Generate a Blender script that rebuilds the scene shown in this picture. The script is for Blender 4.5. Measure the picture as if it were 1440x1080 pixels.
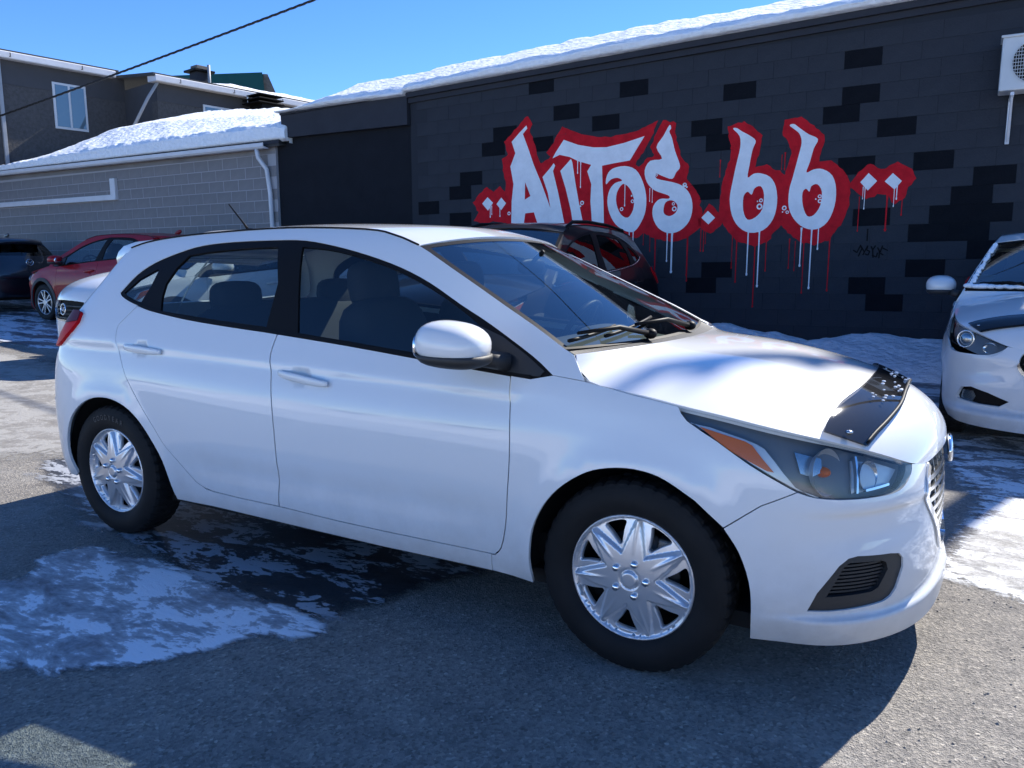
import bpy, bmesh, math, random
import numpy as np
from mathutils import Vector, Matrix, Euler
from mathutils.geometry import delaunay_2d_cdt
random.seed(7); rng = np.random.default_rng(7)
PI = math.pi
sc = bpy.context.scene
COL = sc.collection
for o in list(bpy.data.objects): bpy.data.objects.remove(o)

# ------------------------------------------------------------------ camera
camd = bpy.data.cameras.new('camera'); cam = bpy.data.objects.new('camera', camd); COL.objects.link(cam)
camd.sensor_fit = 'HORIZONTAL'; camd.sensor_width = 36.0
camd.lens = 36.0*1092.9308/1440.0
camd.clip_start = .05; camd.clip_end = 2000
cam.location = (.8107, -3.0193, 1.2821)
cam.rotation_euler = (PI/2-.1551, .0007, .5147)
sc.camera = cam
# ------------------------------------------------------------------ light
SUN = Vector((.35, 1.17, 1.0)).normalized()
EL = math.asin(SUN.z); AZ = math.atan2(SUN.x, SUN.y)
w = bpy.data.worlds.new('World'); sc.world = w; w.use_nodes = True
nt = w.node_tree; nt.nodes.clear()
sky = nt.nodes.new('ShaderNodeTexSky'); sky.sky_type = 'NISHITA'; sky.sun_disc = False
sky.sun_elevation = EL; sky.sun_rotation = AZ; sky.altitude = 100; sky.air_density = .62; sky.dust_density = .0; sky.ozone_density = 3.6
bg = nt.nodes.new('ShaderNodeBackground'); bg.inputs['Strength'].default_value = .14
wo = nt.nodes.new('ShaderNodeOutputWorld')
hs = nt.nodes.new('ShaderNodeHueSaturation'); hs.inputs['Hue'].default_value = .507; hs.inputs['Saturation'].default_value = 1.2
nt.links.new(sky.outputs[0], hs.inputs['Color']); nt.links.new(hs.outputs[0], bg.inputs[0]); nt.links.new(bg.outputs[0], wo.inputs[0])
sl = bpy.data.lights.new('sun', 'SUN'); sl.energy = 4.6; sl.angle = math.radians(.53); sl.color = (1, .955, .88)
so = bpy.data.objects.new('sun', sl); COL.objects.link(so)
so.rotation_euler = SUN.to_track_quat('Z', 'Y').to_euler(); so.location = (4, 14, 14)
sc.view_settings.view_transform = 'Standard'; sc.view_settings.look = 'None'
sc.view_settings.gamma = 1; sc.view_settings.use_curve_mapping = False
sc.view_settings.exposure = 1.02
sc.cycles.max_bounces = 10; sc.cycles.transparent_max_bounces = 24; sc.cycles.use_denoising = True

# ------------------------------------------------------------------ materials
def nodes(name):
    m = bpy.data.materials.new(name); m.use_nodes = True; t = m.node_tree
    b = t.nodes['Principled BSDF']
    return m, t, b
def setp(b, **k):
    for a, v in k.items():
        b.inputs[a.replace('_', ' ')].default_value = v
def N(t, ty, **k):
    n = t.nodes.new(ty)
    for a, v in k.items():
        if hasattr(n, a): setattr(n, a, v)
        else: n.inputs[a.replace('_', ' ')].default_value = v
    return n
def mat(name, col, rough=.5, metal=0., coat=0., spec=.5, bump=0, bscale=200, var=0, vscale=3.):
    m, t, b = nodes(name)
    c = (*col, 1) if len(col) == 3 else col
    setp(b, Base_Color=c, Roughness=rough, Metallic=metal, Coat_Weight=coat, Coat_Roughness=.015, Coat_IOR=1.5, Specular_IOR_Level=spec)
    tc = N(t, 'ShaderNodeTexCoord')
    if var:
        n = N(t, 'ShaderNodeTexNoise', Scale=vscale, Detail=6., Roughness=.65)
        r = N(t, 'ShaderNodeMapRange'); r.inputs['From Min'].default_value = .3; r.inputs['From Max'].default_value = .7
        r.inputs['To Min'].default_value = 1-var; r.inputs['To Max'].default_value = 1+var
        mx = N(t, 'ShaderNodeVectorMath', operation='SCALE'); mx.inputs[0].default_value = c[:3]
        t.links.new(tc.outputs['Object'], n.inputs['Vector']); t.links.new(n.outputs[0], r.inputs[0])
        t.links.new(r.outputs[0], mx.inputs['Scale']); t.links.new(mx.outputs[0], b.inputs['Base Color'])
    if bump:
        n2 = N(t, 'ShaderNodeTexNoise', Scale=bscale, Detail=4.)
        bp = N(t, 'ShaderNodeBump', Strength=bump, Distance=.01)
        t.links.new(tc.outputs['Object'], n2.inputs['Vector']); t.links.new(n2.outputs[0], bp.inputs['Height'])
        t.links.new(bp.outputs[0], b.inputs['Normal'])
    return m
def glass_mat(name, tint, ior=1.5, rough=0.0):
    m = bpy.data.materials.new(name); m.use_nodes = True; t = m.node_tree; t.nodes.clear()
    tr = N(t, 'ShaderNodeBsdfTransparent'); tr.inputs[0].default_value = (*tint, 1)
    gl = N(t, 'ShaderNodeBsdfGlossy'); gl.inputs['Roughness'].default_value = rough
    fr = N(t, 'ShaderNodeFresnel', IOR=ior); mx = N(t, 'ShaderNodeMixShader'); o = N(t, 'ShaderNodeOutputMaterial')
    # same fresnel from both sides of a thin sheet
    ge = N(t, 'ShaderNodeNewGeometry'); mr = N(t, 'ShaderNodeMapRange'); mr.inputs['To Min'].default_value = ior; mr.inputs['To Max'].default_value = 1/ior
    t.links.new(ge.outputs['Backfacing'], mr.inputs[0]); t.links.new(mr.outputs[0], fr.inputs['IOR'])
    t.links.new(fr.outputs[0], mx.inputs[0]); t.links.new(tr.outputs[0], mx.inputs[1]); t.links.new(gl.outputs[0], mx.inputs[2])
    t.links.new(mx.outputs[0], o.inputs[0])
    return m
def ramp(t, src, pts):
    r = N(t, 'ShaderNodeValToRGB'); e = r.color_ramp.elements
    while len(e) < len(pts): e.new(.5)
    for i, (p, c) in enumerate(pts):
        e[i].position = p; e[i].color = (*c, 1) if len(c) == 3 else c
    t.links.new(src, r.inputs[0]); return r
MT = {}
def paint_dirty(name, col):
    """clear-coated paint with a film of winter road salt low on the panels"""
    m, t, b = nodes(name); tc = N(t, 'ShaderNodeTexCoord'); sx = N(t, 'ShaderNodeSeparateXYZ'); t.links.new(tc.outputs['Object'], sx.inputs[0])
    n = N(t, 'ShaderNodeTexNoise', Scale=6., Detail=9., Roughness=.7); t.links.new(tc.outputs['Object'], n.inputs['Vector'])
    h = N(t, 'ShaderNodeMapRange'); h.inputs['From Min'].default_value = .62; h.inputs['From Max'].default_value = .16; t.links.new(sx.outputs[2], h.inputs[0])
    a = N(t, 'ShaderNodeMath', operation='MULTIPLY'); t.links.new(h.outputs[0], a.inputs[0]); t.links.new(n.outputs[0], a.inputs[1])
    r = N(t, 'ShaderNodeMapRange'); r.inputs['From Min'].default_value = .12; r.inputs['From Max'].default_value = .62; r.inputs['To Max'].default_value = .55; t.links.new(a.outputs[0], r.inputs[0])
    mx = N(t, 'ShaderNodeMix', data_type='RGBA'); mx.inputs[6].default_value = (*col, 1); mx.inputs[7].default_value = (.27, .255, .235, 1); t.links.new(r.outputs[0], mx.inputs[0])
    t.links.new(mx.outputs[2], b.inputs['Base Color']); setp(b, Roughness=.5, Specular_IOR_Level=.25, Coat_IOR=1.55)
    cw = N(t, 'ShaderNodeMapRange'); cw.inputs['To Min'].default_value = 1.; cw.inputs['To Max'].default_value = 0.; cw.inputs['From Max'].default_value = .6; t.links.new(r.outputs[0], cw.inputs[0]); t.links.new(cw.outputs[0], b.inputs['Coat Weight'])
    b.inputs['Coat Roughness'].default_value = .015
    return m
MT['white'] = paint_dirty('white_paint', (.70, .70, .695))
MT['red'] = mat('red_paint', (.26, .003, .008), .45, 0, .35, .15)
MT['navy'] = mat('navy_paint', (.006, .008, .014), .3, .2, 1.0)
MT['black_car'] = mat('black_car_paint', (.006, .005, .006), .4, 0, .55, .15)
MT['trim'] = mat('black_trim', (.009, .008, .008), .5, 0, 0, .10)
MT['plastic'] = mat('black_plastic', (.018, .018, .019), .55, bump=.15, bscale=900)
MT['cladding'] = mat('grey_plastic_cladding', (.03, .03, .032), .65)
MT['dark'] = mat('dark_underside', (.006, .006, .006), .9)
MT['interior'] = mat('dark_fabric_interior', (.016, .017, .02), .85, bump=.2, bscale=500)
MT['interior_grey'] = mat('grey_interior_plastic', (.05, .052, .056), .7)
MT['liner'] = mat('pale_headliner', (.35, .34, .32), .9)
MT['rubber'] = mat('tyre_rubber', (.009, .009, .0095), .7, 0, 0, .25, bump=.12, bscale=400, var=.3, vscale=9)
MT['letter_rubber'] = mat('raised_tyre_lettering', (.05, .05, .052), .5)
MT['cover'] = mat('silver_wheel_cover', (.60, .61, .63), .28, .65, .3)
MT['alloy'] = mat('silver_alloy', (.5, .5, .52), .3, .8)
MT['chrome'] = mat('chrome', (.75, .76, .78), .07, 1.)
MT['chrome_dull'] = mat('satin_chrome', (.5, .51, .52), .22, 1.)
MT['silver_lamp'] = mat('silver_lamp_plastic', (.5, .52, .54), .35, .5)
MT['amber'] = mat('amber_lens', (.62, .13, .012), .3, 0, 0, .2)
MT['red_lens'] = mat('red_lens', (.50, .008, .014), .4, 0, 0, .05)
MT['dark_red_lens'] = mat('smoked_red_lens', (.085, .02, .035), .4, 0, 0, .05)
MT['lamp_dark'] = mat('lamp_housing', (.15, .155, .16), .35, .2)
MT['disc'] = mat('brake_disc', (.12, .12, .12), .45, .8)
MT['glass'] = glass_mat('window_glass', (.68, .76, .76), 1.7)
MT['rear_glass'] = glass_mat('tinted_glass', (.58, .66, .67), 1.65)
MT['dark_glass'] = glass_mat('dark_tinted_glass', (.10, .12, .13), 1.6)
MT['wind_glass'] = glass_mat('windscreen_glass', (.66, .74, .71), 2.2)
MT['lens'] = glass_mat('clear_lens', (.88, .9, .9), 1.5, .04)
MT['smoke'] = glass_mat('smoked_acrylic', (.16, .16, .165), 1.55, .03)
MT['snow_bit'] = mat('snow_crumbs', (.85, .87, .9), .8)

# ------------------------------------------------------------------ helpers
def tag(o, label=None, cat=None, group=None, kind=None):
    if label: o['label'] = label
    if cat: o['category'] = cat
    if group: o['group'] = group
    if kind: o['kind'] = kind
    return o
def empty(name, loc=(0, 0, 0), rz=0, parent=None):
    o = bpy.data.objects.new(name, None); o.empty_display_size = .1; COL.objects.link(o)
    o.location = loc; o.rotation_euler = (0, 0, rz)
    if parent: o.parent = parent
    return o
def mobj(name, V, F, m, parent=None, normals=None, smooth=True, matidx=None):
    me = bpy.data.meshes.new(name)
    me.from_pydata([tuple(map(float, v)) for v in V], [], [tuple(map(int, f)) for f in F])
    ms = m if isinstance(m, (list, tuple)) else [m]
    for x in ms: me.materials.append(MT[x] if isinstance(x, str) else x)
    me.polygons.foreach_set('use_smooth', [smooth]*len(me.polygons))
    if matidx is not None: me.polygons.foreach_set('material_index', list(map(int, matidx)))
    me.update()
    if normals is not None:
        me.normals_split_custom_set_from_vertices([tuple(map(float, n)) for n in normals])
    o = bpy.data.objects.new(name, me); COL.objects.link(o)
    if parent: o.parent = parent
    return o
def link_copy(o, name, parent):
    c = bpy.data.objects.new(name, o.data); COL.objects.link(c); c.parent = parent
    return c
class MB:
    def __init__(s): s.V = []; s.F = []
    def add(s, V, F):
        b = len(s.V); s.V += [tuple(v) for v in V]; s.F += [tuple(i+b for i in f) for f in F]; return s
    def box(s, c, d, R=None, bev=0):
        x, y, z = d[0]/2, d[1]/2, d[2]/2
        if bev <= 0:
            V = [(-x, -y, -z), (x, -y, -z), (x, y, -z), (-x, y, -z), (-x, -y, z), (x, -y, z), (x, y, z), (-x, y, z)]
            F = [(0, 3, 2, 1), (4, 5, 6, 7), (0, 1, 5, 4), (1, 2, 6, 5), (2, 3, 7, 6), (3, 0, 4, 7)]
        else:
            bm = bmesh.new(); bmesh.ops.create_cube(bm, size=1)
            for v in bm.verts: v.co = (v.co.x*d[0], v.co.y*d[1], v.co.z*d[2])
            bmesh.ops.bevel(bm, geom=bm.edges[:], offset=bev, segments=2, affect='EDGES', profile=.6)
            V = [tuple(v.co) for v in bm.verts]; F = [tuple(v.index for v in f.verts) for f in bm.faces]; bm.free()
        V = [Vector(v) for v in V]
        if R is not None: V = [R @ v for v in V]
        return s.add([tuple(v+Vector(c)) for v in V], F)
    def tube(s, pts, r, n=8, cap=True):
        pts = [Vector(p) for p in pts]; rs = r if isinstance(r, (list, tuple)) else [r]*len(pts)
        V = []; F = []; prev = None
        for i, p in enumerate(pts):
            d = (pts[min(i+1, len(pts)-1)]-pts[max(i-1, 0)]).normalized()
            a = Vector((0, 0, 1)) if abs(d.z) < .9 else Vector((1, 0, 0))
            u = d.cross(a).normalized() if prev is None else (prev-d*prev.dot(d)).normalized()
            prev = u; v = d.cross(u)
            for k in range(n):
                t = 2*PI*k/n; V.append(p+(u*math.cos(t)+v*math.sin(t))*rs[i])
        for i in range(len(pts)-1):
            for k in range(n):
                F.append((i*n+k, i*n+(k+1) % n, (i+1)*n+(k+1) % n, (i+1)*n+k))
        if cap:
            F.append(tuple(range(n-1, -1, -1))); F.append(tuple((len(pts)-1)*n+k for k in range(n)))
        return s.add(V, F)
    def ellipsoid(s, c, rad, R=None, ex=1., n=16, m=10):
        V = []; F = []
        pw = lambda x: math.copysign(abs(x)**ex, x)
        for i in range(m+1):
            a = -PI/2+PI*i/m
            for k in range(n):
                b = 2*PI*k/n
                V.append(Vector((rad[0]*pw(math.cos(a))*pw(math.cos(b)), rad[1]*pw(math.cos(a))*pw(math.sin(b)), rad[2]*pw(math.sin(a)))))
        for i in range(m):
            for k in range(n):
                F.append((i*n+k, i*n+(k+1) % n, (i+1)*n+(k+1) % n, (i+1)*n+k))
        if R is not None: V = [R @ v for v in V]
        return s.add([v+Vector(c) for v in V], F)
    def lathe(s, prof, n=48, axis='y', c=(0, 0, 0), closed=False):
        """prof (r, h)"""
        V = []; F = []; m = len(prof)
        for k in range(n):
            t = 2*PI*k/n
            for r, h in prof:
                a, b = r*math.cos(t), r*math.sin(t)
                V.append((a+c[0], h+c[1], b+c[2]) if axis == 'y' else (a+c[0], b+c[1], h+c[2]))
        for k in range(n):
            for j in range(m-1 if not closed else m):
                j2 = (j+1) % m; F.append((k*m+j, k*m+j2, ((k+1) % n)*m+j2, ((k+1) % n)*m+j))
        return s.add(V, F)
    def obj(s, name, m, parent=None, smooth=False):
        return mobj(name, s.V, s.F, m, parent, smooth=smooth)
def pip(P, poly):
    """points in polygon"""
    P = np.asarray(P, float); poly = np.asarray(poly, float)
    x, y = P[:, 0], P[:, 1]; ins = np.zeros(len(P), bool); j = len(poly)-1
    for i in range(len(poly)):
        xi, yi = poly[i]; xj, yj = poly[j]
        c = ((yi > y) != (yj > y))
        with np.errstate(divide='ignore', invalid='ignore'):
            ins ^= c & (x < (xj-xi)*(y-yi)/(yj-yi+1e-30)+xi)
        j = i
    return ins
def area(P):
    P = np.asarray(P); x, y = P[:, 0], P[:, 1]
    return .5*np.sum(x*np.roll(y, -1)-np.roll(x, -1)*y)
def dist_poly(P, poly):
    P = np.asarray(P, float); A = np.asarray(poly, float); B = np.roll(A, -1, 0); d = np.full(len(P), 1e9)
    for a, b in zip(A, B):
        ab = b-a; t = np.clip(((P-a)@ab)/(ab@ab+1e-20), 0, 1); d = np.minimum(d, np.hypot(*(P-(a+t[:, None]*ab)).T))
    return d
def sm(ch, n=4):
    """Catmull-Rom through an open chain"""
    P = np.asarray(ch, float)
    if len(P) < 3: return P.tolist()
    E = np.vstack([2*P[0]-P[1], P, 2*P[-1]-P[-2]]); out = []
    for i in range(len(P)-1):
        p0, p1, p2, p3 = E[i:i+4]
        for k in range(n):
            t = k/n
            out.append(.5*((2*p1)+(-p0+p2)*t+(2*p0-5*p1+4*p2-p3)*t*t+(-p0+3*p1-3*p2+p3)*t**3))
    out.append(P[-1]); return np.array(out).tolist()
def smc(ch, n=4):
    P = np.asarray(ch, float); m = len(P); out = []
    for i in range(m):
        p0, p1, p2, p3 = P[i-1], P[i], P[(i+1) % m], P[(i+2) % m]
        for k in range(n):
            t = k/n
            out.append(.5*((2*p1)+(-p0+p2)*t+(2*p0-5*p1+4*p2-p3)*t*t+(-p0+3*p1-3*p2+p3)*t**3))
    return np.array(out).tolist()
def resample(P, step):
    P = np.asarray(P, float); out = []
    for a, b in zip(P, np.roll(P, -1, 0)):
        L = np.hypot(*(b-a))
        if L < 1e-5: continue
        n = max(1, int(math.ceil(L/step)))
        for k in range(n): out.append(a+(b-a)*k/n)
    return np.array(out)
def inset(P, g):
    if g == 0: return P
    d1 = P-np.roll(P, 1, 0); d2 = np.roll(P, -1, 0)-P
    n1 = np.stack([-d1[:, 1], d1[:, 0]], 1); n2 = np.stack([-d2[:, 1], d2[:, 0]], 1)
    n1 /= np.linalg.norm(n1, axis=1)[:, None]+1e-12; n2 /= np.linalg.norm(n2, axis=1)[:, None]+1e-12
    n = n1+n2; n /= np.linalg.norm(n, axis=1)[:, None]+1e-12
    k = 1/np.clip((n*n1).sum(1), .5, 1)
    return P+n*(g*k)[:, None]
def cdt(poly, holes=(), step=1., jitter=False):
    """triangulate; returns verts 2D, tris, loops(list of index lists ccw outer / cw holes)"""
    loops = [poly]+list(holes); pts = []; edges = []; li = []
    for L in loops:
        b = len(pts); n = len(L); pts += [tuple(p) for p in L]; edges += [(b+i, b+(i+1) % n) for i in range(n)]; li.append(list(range(b, b+n)))
    A = np.array(poly); x0, y0 = A.min(0); x1, y1 = A.max(0)
    gx = np.arange(x0+step*.5, x1, step); gy = np.arange(y0+step*.5, y1, step*.9)
    G = np.array([(x+(step*.5 if j % 2 else 0), y) for j, y in enumerate(gy) for x in gx]).reshape(-1, 2)
    if len(G):
        m = pip(G, poly)
        for h in holes: m &= ~pip(G, h)
        G = G[m]
    if len(G):
        d = dist_poly(G, poly)
        for h in holes: d = np.minimum(d, dist_poly(G, h))
        G = G[d > .45*step]
        pts += [tuple(p) for p in G]
    r = delaunay_2d_cdt([Vector(p) for p in pts], edges, [], 0, 1e-6)
    V = np.array([tuple(v) for v in r[0]]); T = np.array([f for f in r[2] if len(f) == 3])
    c = V[T].mean(1); m = pip(c, poly)
    for h in holes: m &= ~pip(c, h)
    T = T[m]
    a = V[T]; ar = (a[:, 1, 0]-a[:, 0, 0])*(a[:, 2, 1]-a[:, 0, 1])-(a[:, 1, 1]-a[:, 0, 1])*(a[:, 2, 0]-a[:, 0, 0])
    T[ar < 0] = T[ar < 0][:, ::-1]; T = T[np.abs(ar) > 1e-12]
    # original index -> new index
    mp = {}
    for i, orig in enumerate(r[3]):
        for o in orig: mp[o] = i
    li = [[mp[i] for i in L] for L in li]
    return V, T, li

# ------------------------------------------------------------------ traced figures
MURAL_RED=[[(-5.769, 2.263), (-5.638, 2.391), (-5.514, 2.47), (-5.399, 2.391), (-5.285, 2.466), (-5.202, 2.38), (-5.187, 2.492), (-5.217, 2.65), (-5.247, 2.855), (-5.142, 2.909), (-5.217, 3.091), (-5.007, 3.274), (-4.816, 3.428), (-4.737, 3.309), (-4.786, 3.235), (-4.707, 3.041), (-4.609, 2.746), (-4.434, 2.824), (-4.508, 2.881), (-4.256, 3.215), (-4.011, 3.114), (-3.779, 3.041), (-3.52, 3.018), (-3.206, 3.046), (-3.023, 3.099), (-2.856, 3.166), (-2.928, 2.974), (-3.044, 2.782), (-3.164, 2.628), (-3.107, 2.589), (-2.981, 2.699), (-2.885, 2.733), (-2.954, 2.823), (-2.779, 3.167), (-2.606, 3.109), (-2.613, 2.973), (-2.509, 2.663), (-2.412, 2.546), (-2.44, 2.383), (-2.308, 2.237), (-2.239, 2.096), (-2.216, 1.957), (-2.238, 1.763), (-2.407, 1.628), (-2.583, 1.576), (-2.858, 1.64), (-3.014, 1.717), (-3.122, 1.641), (-3.265, 1.68), (-3.427, 1.758), (-3.558, 1.807), (-3.755, 1.753), (-4.442, 1.774), (-5.06, 1.809), (-5.173, 1.923), (-5.401, 1.964), (-5.555, 1.937), (-5.751, 1.977), (-5.664, 2.103)], [(-2.264, 1.871), (-2.132, 2.053), (-1.976, 1.934), (-1.951, 1.796), (-2.106, 1.67), (-2.26, 1.776)], [(-1.928, 3.002), (-1.72, 3.042), (-1.611, 2.963), (-1.501, 2.853), (-1.502, 2.765), (-1.558, 2.478), (-1.424, 2.498), (-1.271, 2.405), (-1.199, 2.364), (-1.136, 2.609), (-1.191, 2.759), (-1.241, 2.83), (-1.25, 3.01), (-1.045, 3.027), (-0.898, 2.913), (-0.774, 2.788), (-0.769, 2.708), (-0.823, 2.49), (-0.679, 2.49), (-0.536, 2.384), (-0.451, 2.23), (-0.444, 2.002), (-0.509, 1.769), (-0.665, 1.552), (-0.817, 1.503), (-0.992, 1.548), (-1.129, 1.663), (-1.202, 1.755), (-1.265, 1.712), (-1.377, 1.564), (-1.526, 1.5), (-1.746, 1.573), (-1.904, 1.733), (-2.006, 1.954), (-1.961, 2.322), (-1.87, 2.681), (-1.916, 2.881)], [(-0.457, 2.197), (-0.371, 2.333), (-0.25, 2.428), (-0.13, 2.35), (0.045, 2.42), (0.185, 2.334), (0.235, 2.23), (0.166, 2.138), (0.149, 2.023), (0.042, 1.945), (-0.037, 2.052), (-0.143, 2.072), (-0.271, 2.016), (-0.389, 2.108)]]
MURAL_WHITE=[('A', [(-4.837, 3.294), (-4.822, 3.251), (-4.894, 3.179), (-4.807, 2.974), (-4.716, 2.739), (-4.582, 2.456), (-4.438, 2.112), (-4.482, 2.328), (-4.569, 2.552), (-4.45, 2.666), (-4.388, 2.733), (-4.367, 2.696), (-4.401, 2.626), (-4.314, 2.319), (-4.212, 1.889), (-5.09, 1.921), (-5.083, 2.235), (-5.053, 2.484), (-5.105, 2.736), (-5.021, 2.921), (-5.083, 3.086), (-4.952, 3.202)], [[(-4.855, 2.497), (-4.767, 2.297), (-4.862, 2.249)], [(-4.875, 1.913), (-4.854, 2.053), (-4.708, 2.062), (-4.65, 1.905)]]), ('U', [(-4.117, 2.77), (-4.283, 2.618), (-4.197, 2.373), (-4.111, 2.067), (-4.078, 1.884), (-3.918, 1.879), (-3.99, 2.182), (-4.041, 2.423), (-4.096, 2.724)], []), ('T', [(-4.409, 2.801), (-4.355, 2.886), (-4.233, 3.04), (-4.009, 2.953), (-3.776, 2.899), (-3.581, 2.885), (-3.327, 2.919), (-3.032, 2.983), (-3.126, 2.845), (-3.234, 2.684), (-3.448, 2.665), (-3.641, 2.644), (-3.629, 2.399), (-3.611, 2.163), (-3.599, 1.867), (-3.78, 1.874), (-3.809, 2.173), (-3.8, 2.409), (-3.863, 2.584), (-3.805, 2.668), (-4.005, 2.732), (-4.141, 2.801), (-4.296, 2.84)], []), ('O', [(-3.577, 2.39), (-3.566, 2.506), (-3.485, 2.593), (-3.304, 2.615), (-3.146, 2.555), (-3.049, 2.407), (-2.991, 2.218), (-2.992, 2.018), (-3.049, 1.862), (-3.146, 1.741), (-3.273, 1.748), (-3.423, 1.844), (-3.517, 1.997), (-3.553, 2.16), (-3.523, 2.311), (-3.442, 2.399), (-3.34, 2.425), (-3.411, 2.467), (-3.507, 2.45)], [[(-3.327, 2.381), (-3.23, 2.317), (-3.164, 2.17), (-3.173, 2.026), (-3.246, 1.928), (-3.349, 1.976), (-3.416, 2.119), (-3.413, 2.27)]]), ('S', [(-2.693, 3.09), (-2.668, 3.049), (-2.691, 3.008), (-2.652, 2.922), (-2.605, 2.753), (-2.531, 2.56), (-2.584, 2.481), (-2.635, 2.403), (-2.768, 2.448), (-2.859, 2.488), (-2.845, 2.419), (-2.633, 2.362), (-2.49, 2.303), (-2.384, 2.186), (-2.346, 2.018), (-2.386, 1.847), (-2.505, 1.73), (-2.662, 1.701), (-2.807, 1.776), (-2.888, 1.922), (-2.883, 2.065), (-2.797, 2.152), (-2.674, 2.151), (-2.681, 2.194), (-2.871, 2.269), (-2.984, 2.383), (-3.019, 2.538), (-2.943, 2.657), (-2.781, 2.672), (-2.863, 2.824), (-2.772, 2.96)], [[(-2.741, 2.007), (-2.714, 2.105), (-2.626, 2.126), (-2.552, 2.061), (-2.567, 1.972), (-2.649, 1.924), (-2.721, 1.95)]]), ('diamond', [(-5.503, 2.32), (-5.407, 2.232), (-5.496, 2.121), (-5.6, 2.229)], []), ('diamond', [(-5.263, 2.301), (-5.18, 2.215), (-5.263, 2.118), (-5.346, 2.21)], []), ('full_stop', [(-2.141, 1.969), (-2.044, 1.878), (-2.128, 1.796), (-2.225, 1.885)], []), ('six', [(-1.858, 2.963), (-1.815, 2.97), (-1.745, 2.922), (-1.652, 2.866), (-1.573, 2.794), (-1.607, 2.69), (-1.635, 2.513), (-1.652, 2.358), (-1.584, 2.396), (-1.502, 2.399), (-1.38, 2.347), (-1.303, 2.223), (-1.278, 2.028), (-1.316, 1.834), (-1.429, 1.702), (-1.595, 1.674), (-1.738, 1.752), (-1.829, 1.9), (-1.866, 2.102), (-1.841, 2.3), (-1.801, 2.525), (-1.761, 2.733), (-1.774, 2.868)], [[(-1.56, 2.22), (-1.486, 2.24), (-1.442, 2.141), (-1.454, 1.961), (-1.537, 1.861), (-1.634, 1.84), (-1.689, 1.956), (-1.693, 2.124), (-1.644, 2.182), (-1.593, 2.143)]]), ('six', [(-1.177, 2.94), (-1.126, 2.952), (-1.052, 2.893), (-0.948, 2.815), (-0.841, 2.751), (-0.883, 2.646), (-0.919, 2.491), (-0.952, 2.371), (-0.869, 2.401), (-0.768, 2.397), (-0.655, 2.314), (-0.604, 2.154), (-0.611, 1.953), (-0.678, 1.775), (-0.8, 1.691), (-0.943, 1.714), (-1.065, 1.819), (-1.137, 1.971), (-1.142, 2.169), (-1.107, 2.329), (-1.054, 2.573), (-1.026, 2.73), (-1.057, 2.831), (-1.117, 2.888)], [[(-0.886, 2.205), (-0.819, 2.224), (-0.763, 2.134), (-0.771, 1.974), (-0.838, 1.863), (-0.917, 1.855), (-0.973, 1.984), (-0.984, 2.131), (-0.947, 2.179), (-0.905, 2.142)]]), ('diamond', [(-0.259, 2.317), (-0.163, 2.221), (-0.256, 2.117), (-0.343, 2.218)], []), ('diamond', [(-0.003, 2.3), (0.096, 2.205), (0.026, 2.113), (-0.082, 2.211)], [])]
DRIPS=[('w', -2.617, 1.755, 1.186, 0.028), ('w', -1.613, 1.723, 1.15, 0.028), ('w', -1.475, 1.719, 1.004, 0.03), ('w', -0.972, 1.718, 1.254, 0.026), ('w', -0.852, 1.714, 0.982, 0.028), ('w', -0.775, 1.755, 1.454, 0.022), ('w', -0.307, 2.165, 2.023, 0.01), ('w', -0.286, 2.164, 1.909, 0.013), ('w', 0.026, 2.146, 1.923, 0.013), ('w', 0.052, 2.172, 2.005, 0.018), ('r', -2.396, 1.684, 1.071, 0.024), ('r', -2.223, 1.743, 1.457, 0.016), ('r', -2.161, 1.741, 1.551, 0.013), ('r', -1.753, 1.604, 1.056, 0.025), ('r', -1.811, 1.636, 1.23, 0.013), ('r', -1.521, 1.536, 0.744, 0.025), ('r', -1.384, 1.594, 1.196, 0.018), ('r', -1.105, 1.587, 1.225, 0.018), ('r', -1.036, 1.555, 1.194, 0.012), ('r', -0.934, 1.553, 0.921, 0.017), ('r', -0.64, 1.605, 0.954, 0.025), ('r', -0.043, 2.066, 1.658, 0.031), ('r', 0.114, 2.086, 1.821, 0.018), ('r', -0.34, 2.054, 1.653, 0.014), ('r', -2.004, 2.6, 2.386, 0.016), ('r', -1.21, 2.629, 2.423, 0.018), ('r', -1.246, 2.603, 2.426, 0.012), ('w', -3.22, 1.772, 1.561, 0.022), ('w', -3.163, 1.771, 1.487, 0.022), ('w', -2.678, 1.721, 1.334, 0.024), ('w', -2.609, 1.719, 1.189, 0.03), ('w', -4.012, 2.747, 2.57, 0.02), ('w', -3.965, 2.729, 2.374, 0.02), ('w', -3.296, 2.408, 2.089, 0.019), ('w', -2.939, 2.301, 2.13, 0.012), ('w', -2.902, 2.299, 2.114, 0.012), ('w', -5.457, 2.174, 2.024, 0.019), ('w', -5.286, 2.182, 2.029, 0.019), ('w', -5.43, 2.189, 2.061, 0.015), ('r', -2.843, 1.654, 1.132, 0.028), ('r', -2.92, 1.685, 1.468, 0.015), ('r', -2.402, 1.656, 1.145, 0.023), ('r', -2.186, 1.762, 1.455, 0.017), ('r', -3.015, 1.731, 1.557, 0.015)]
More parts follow.
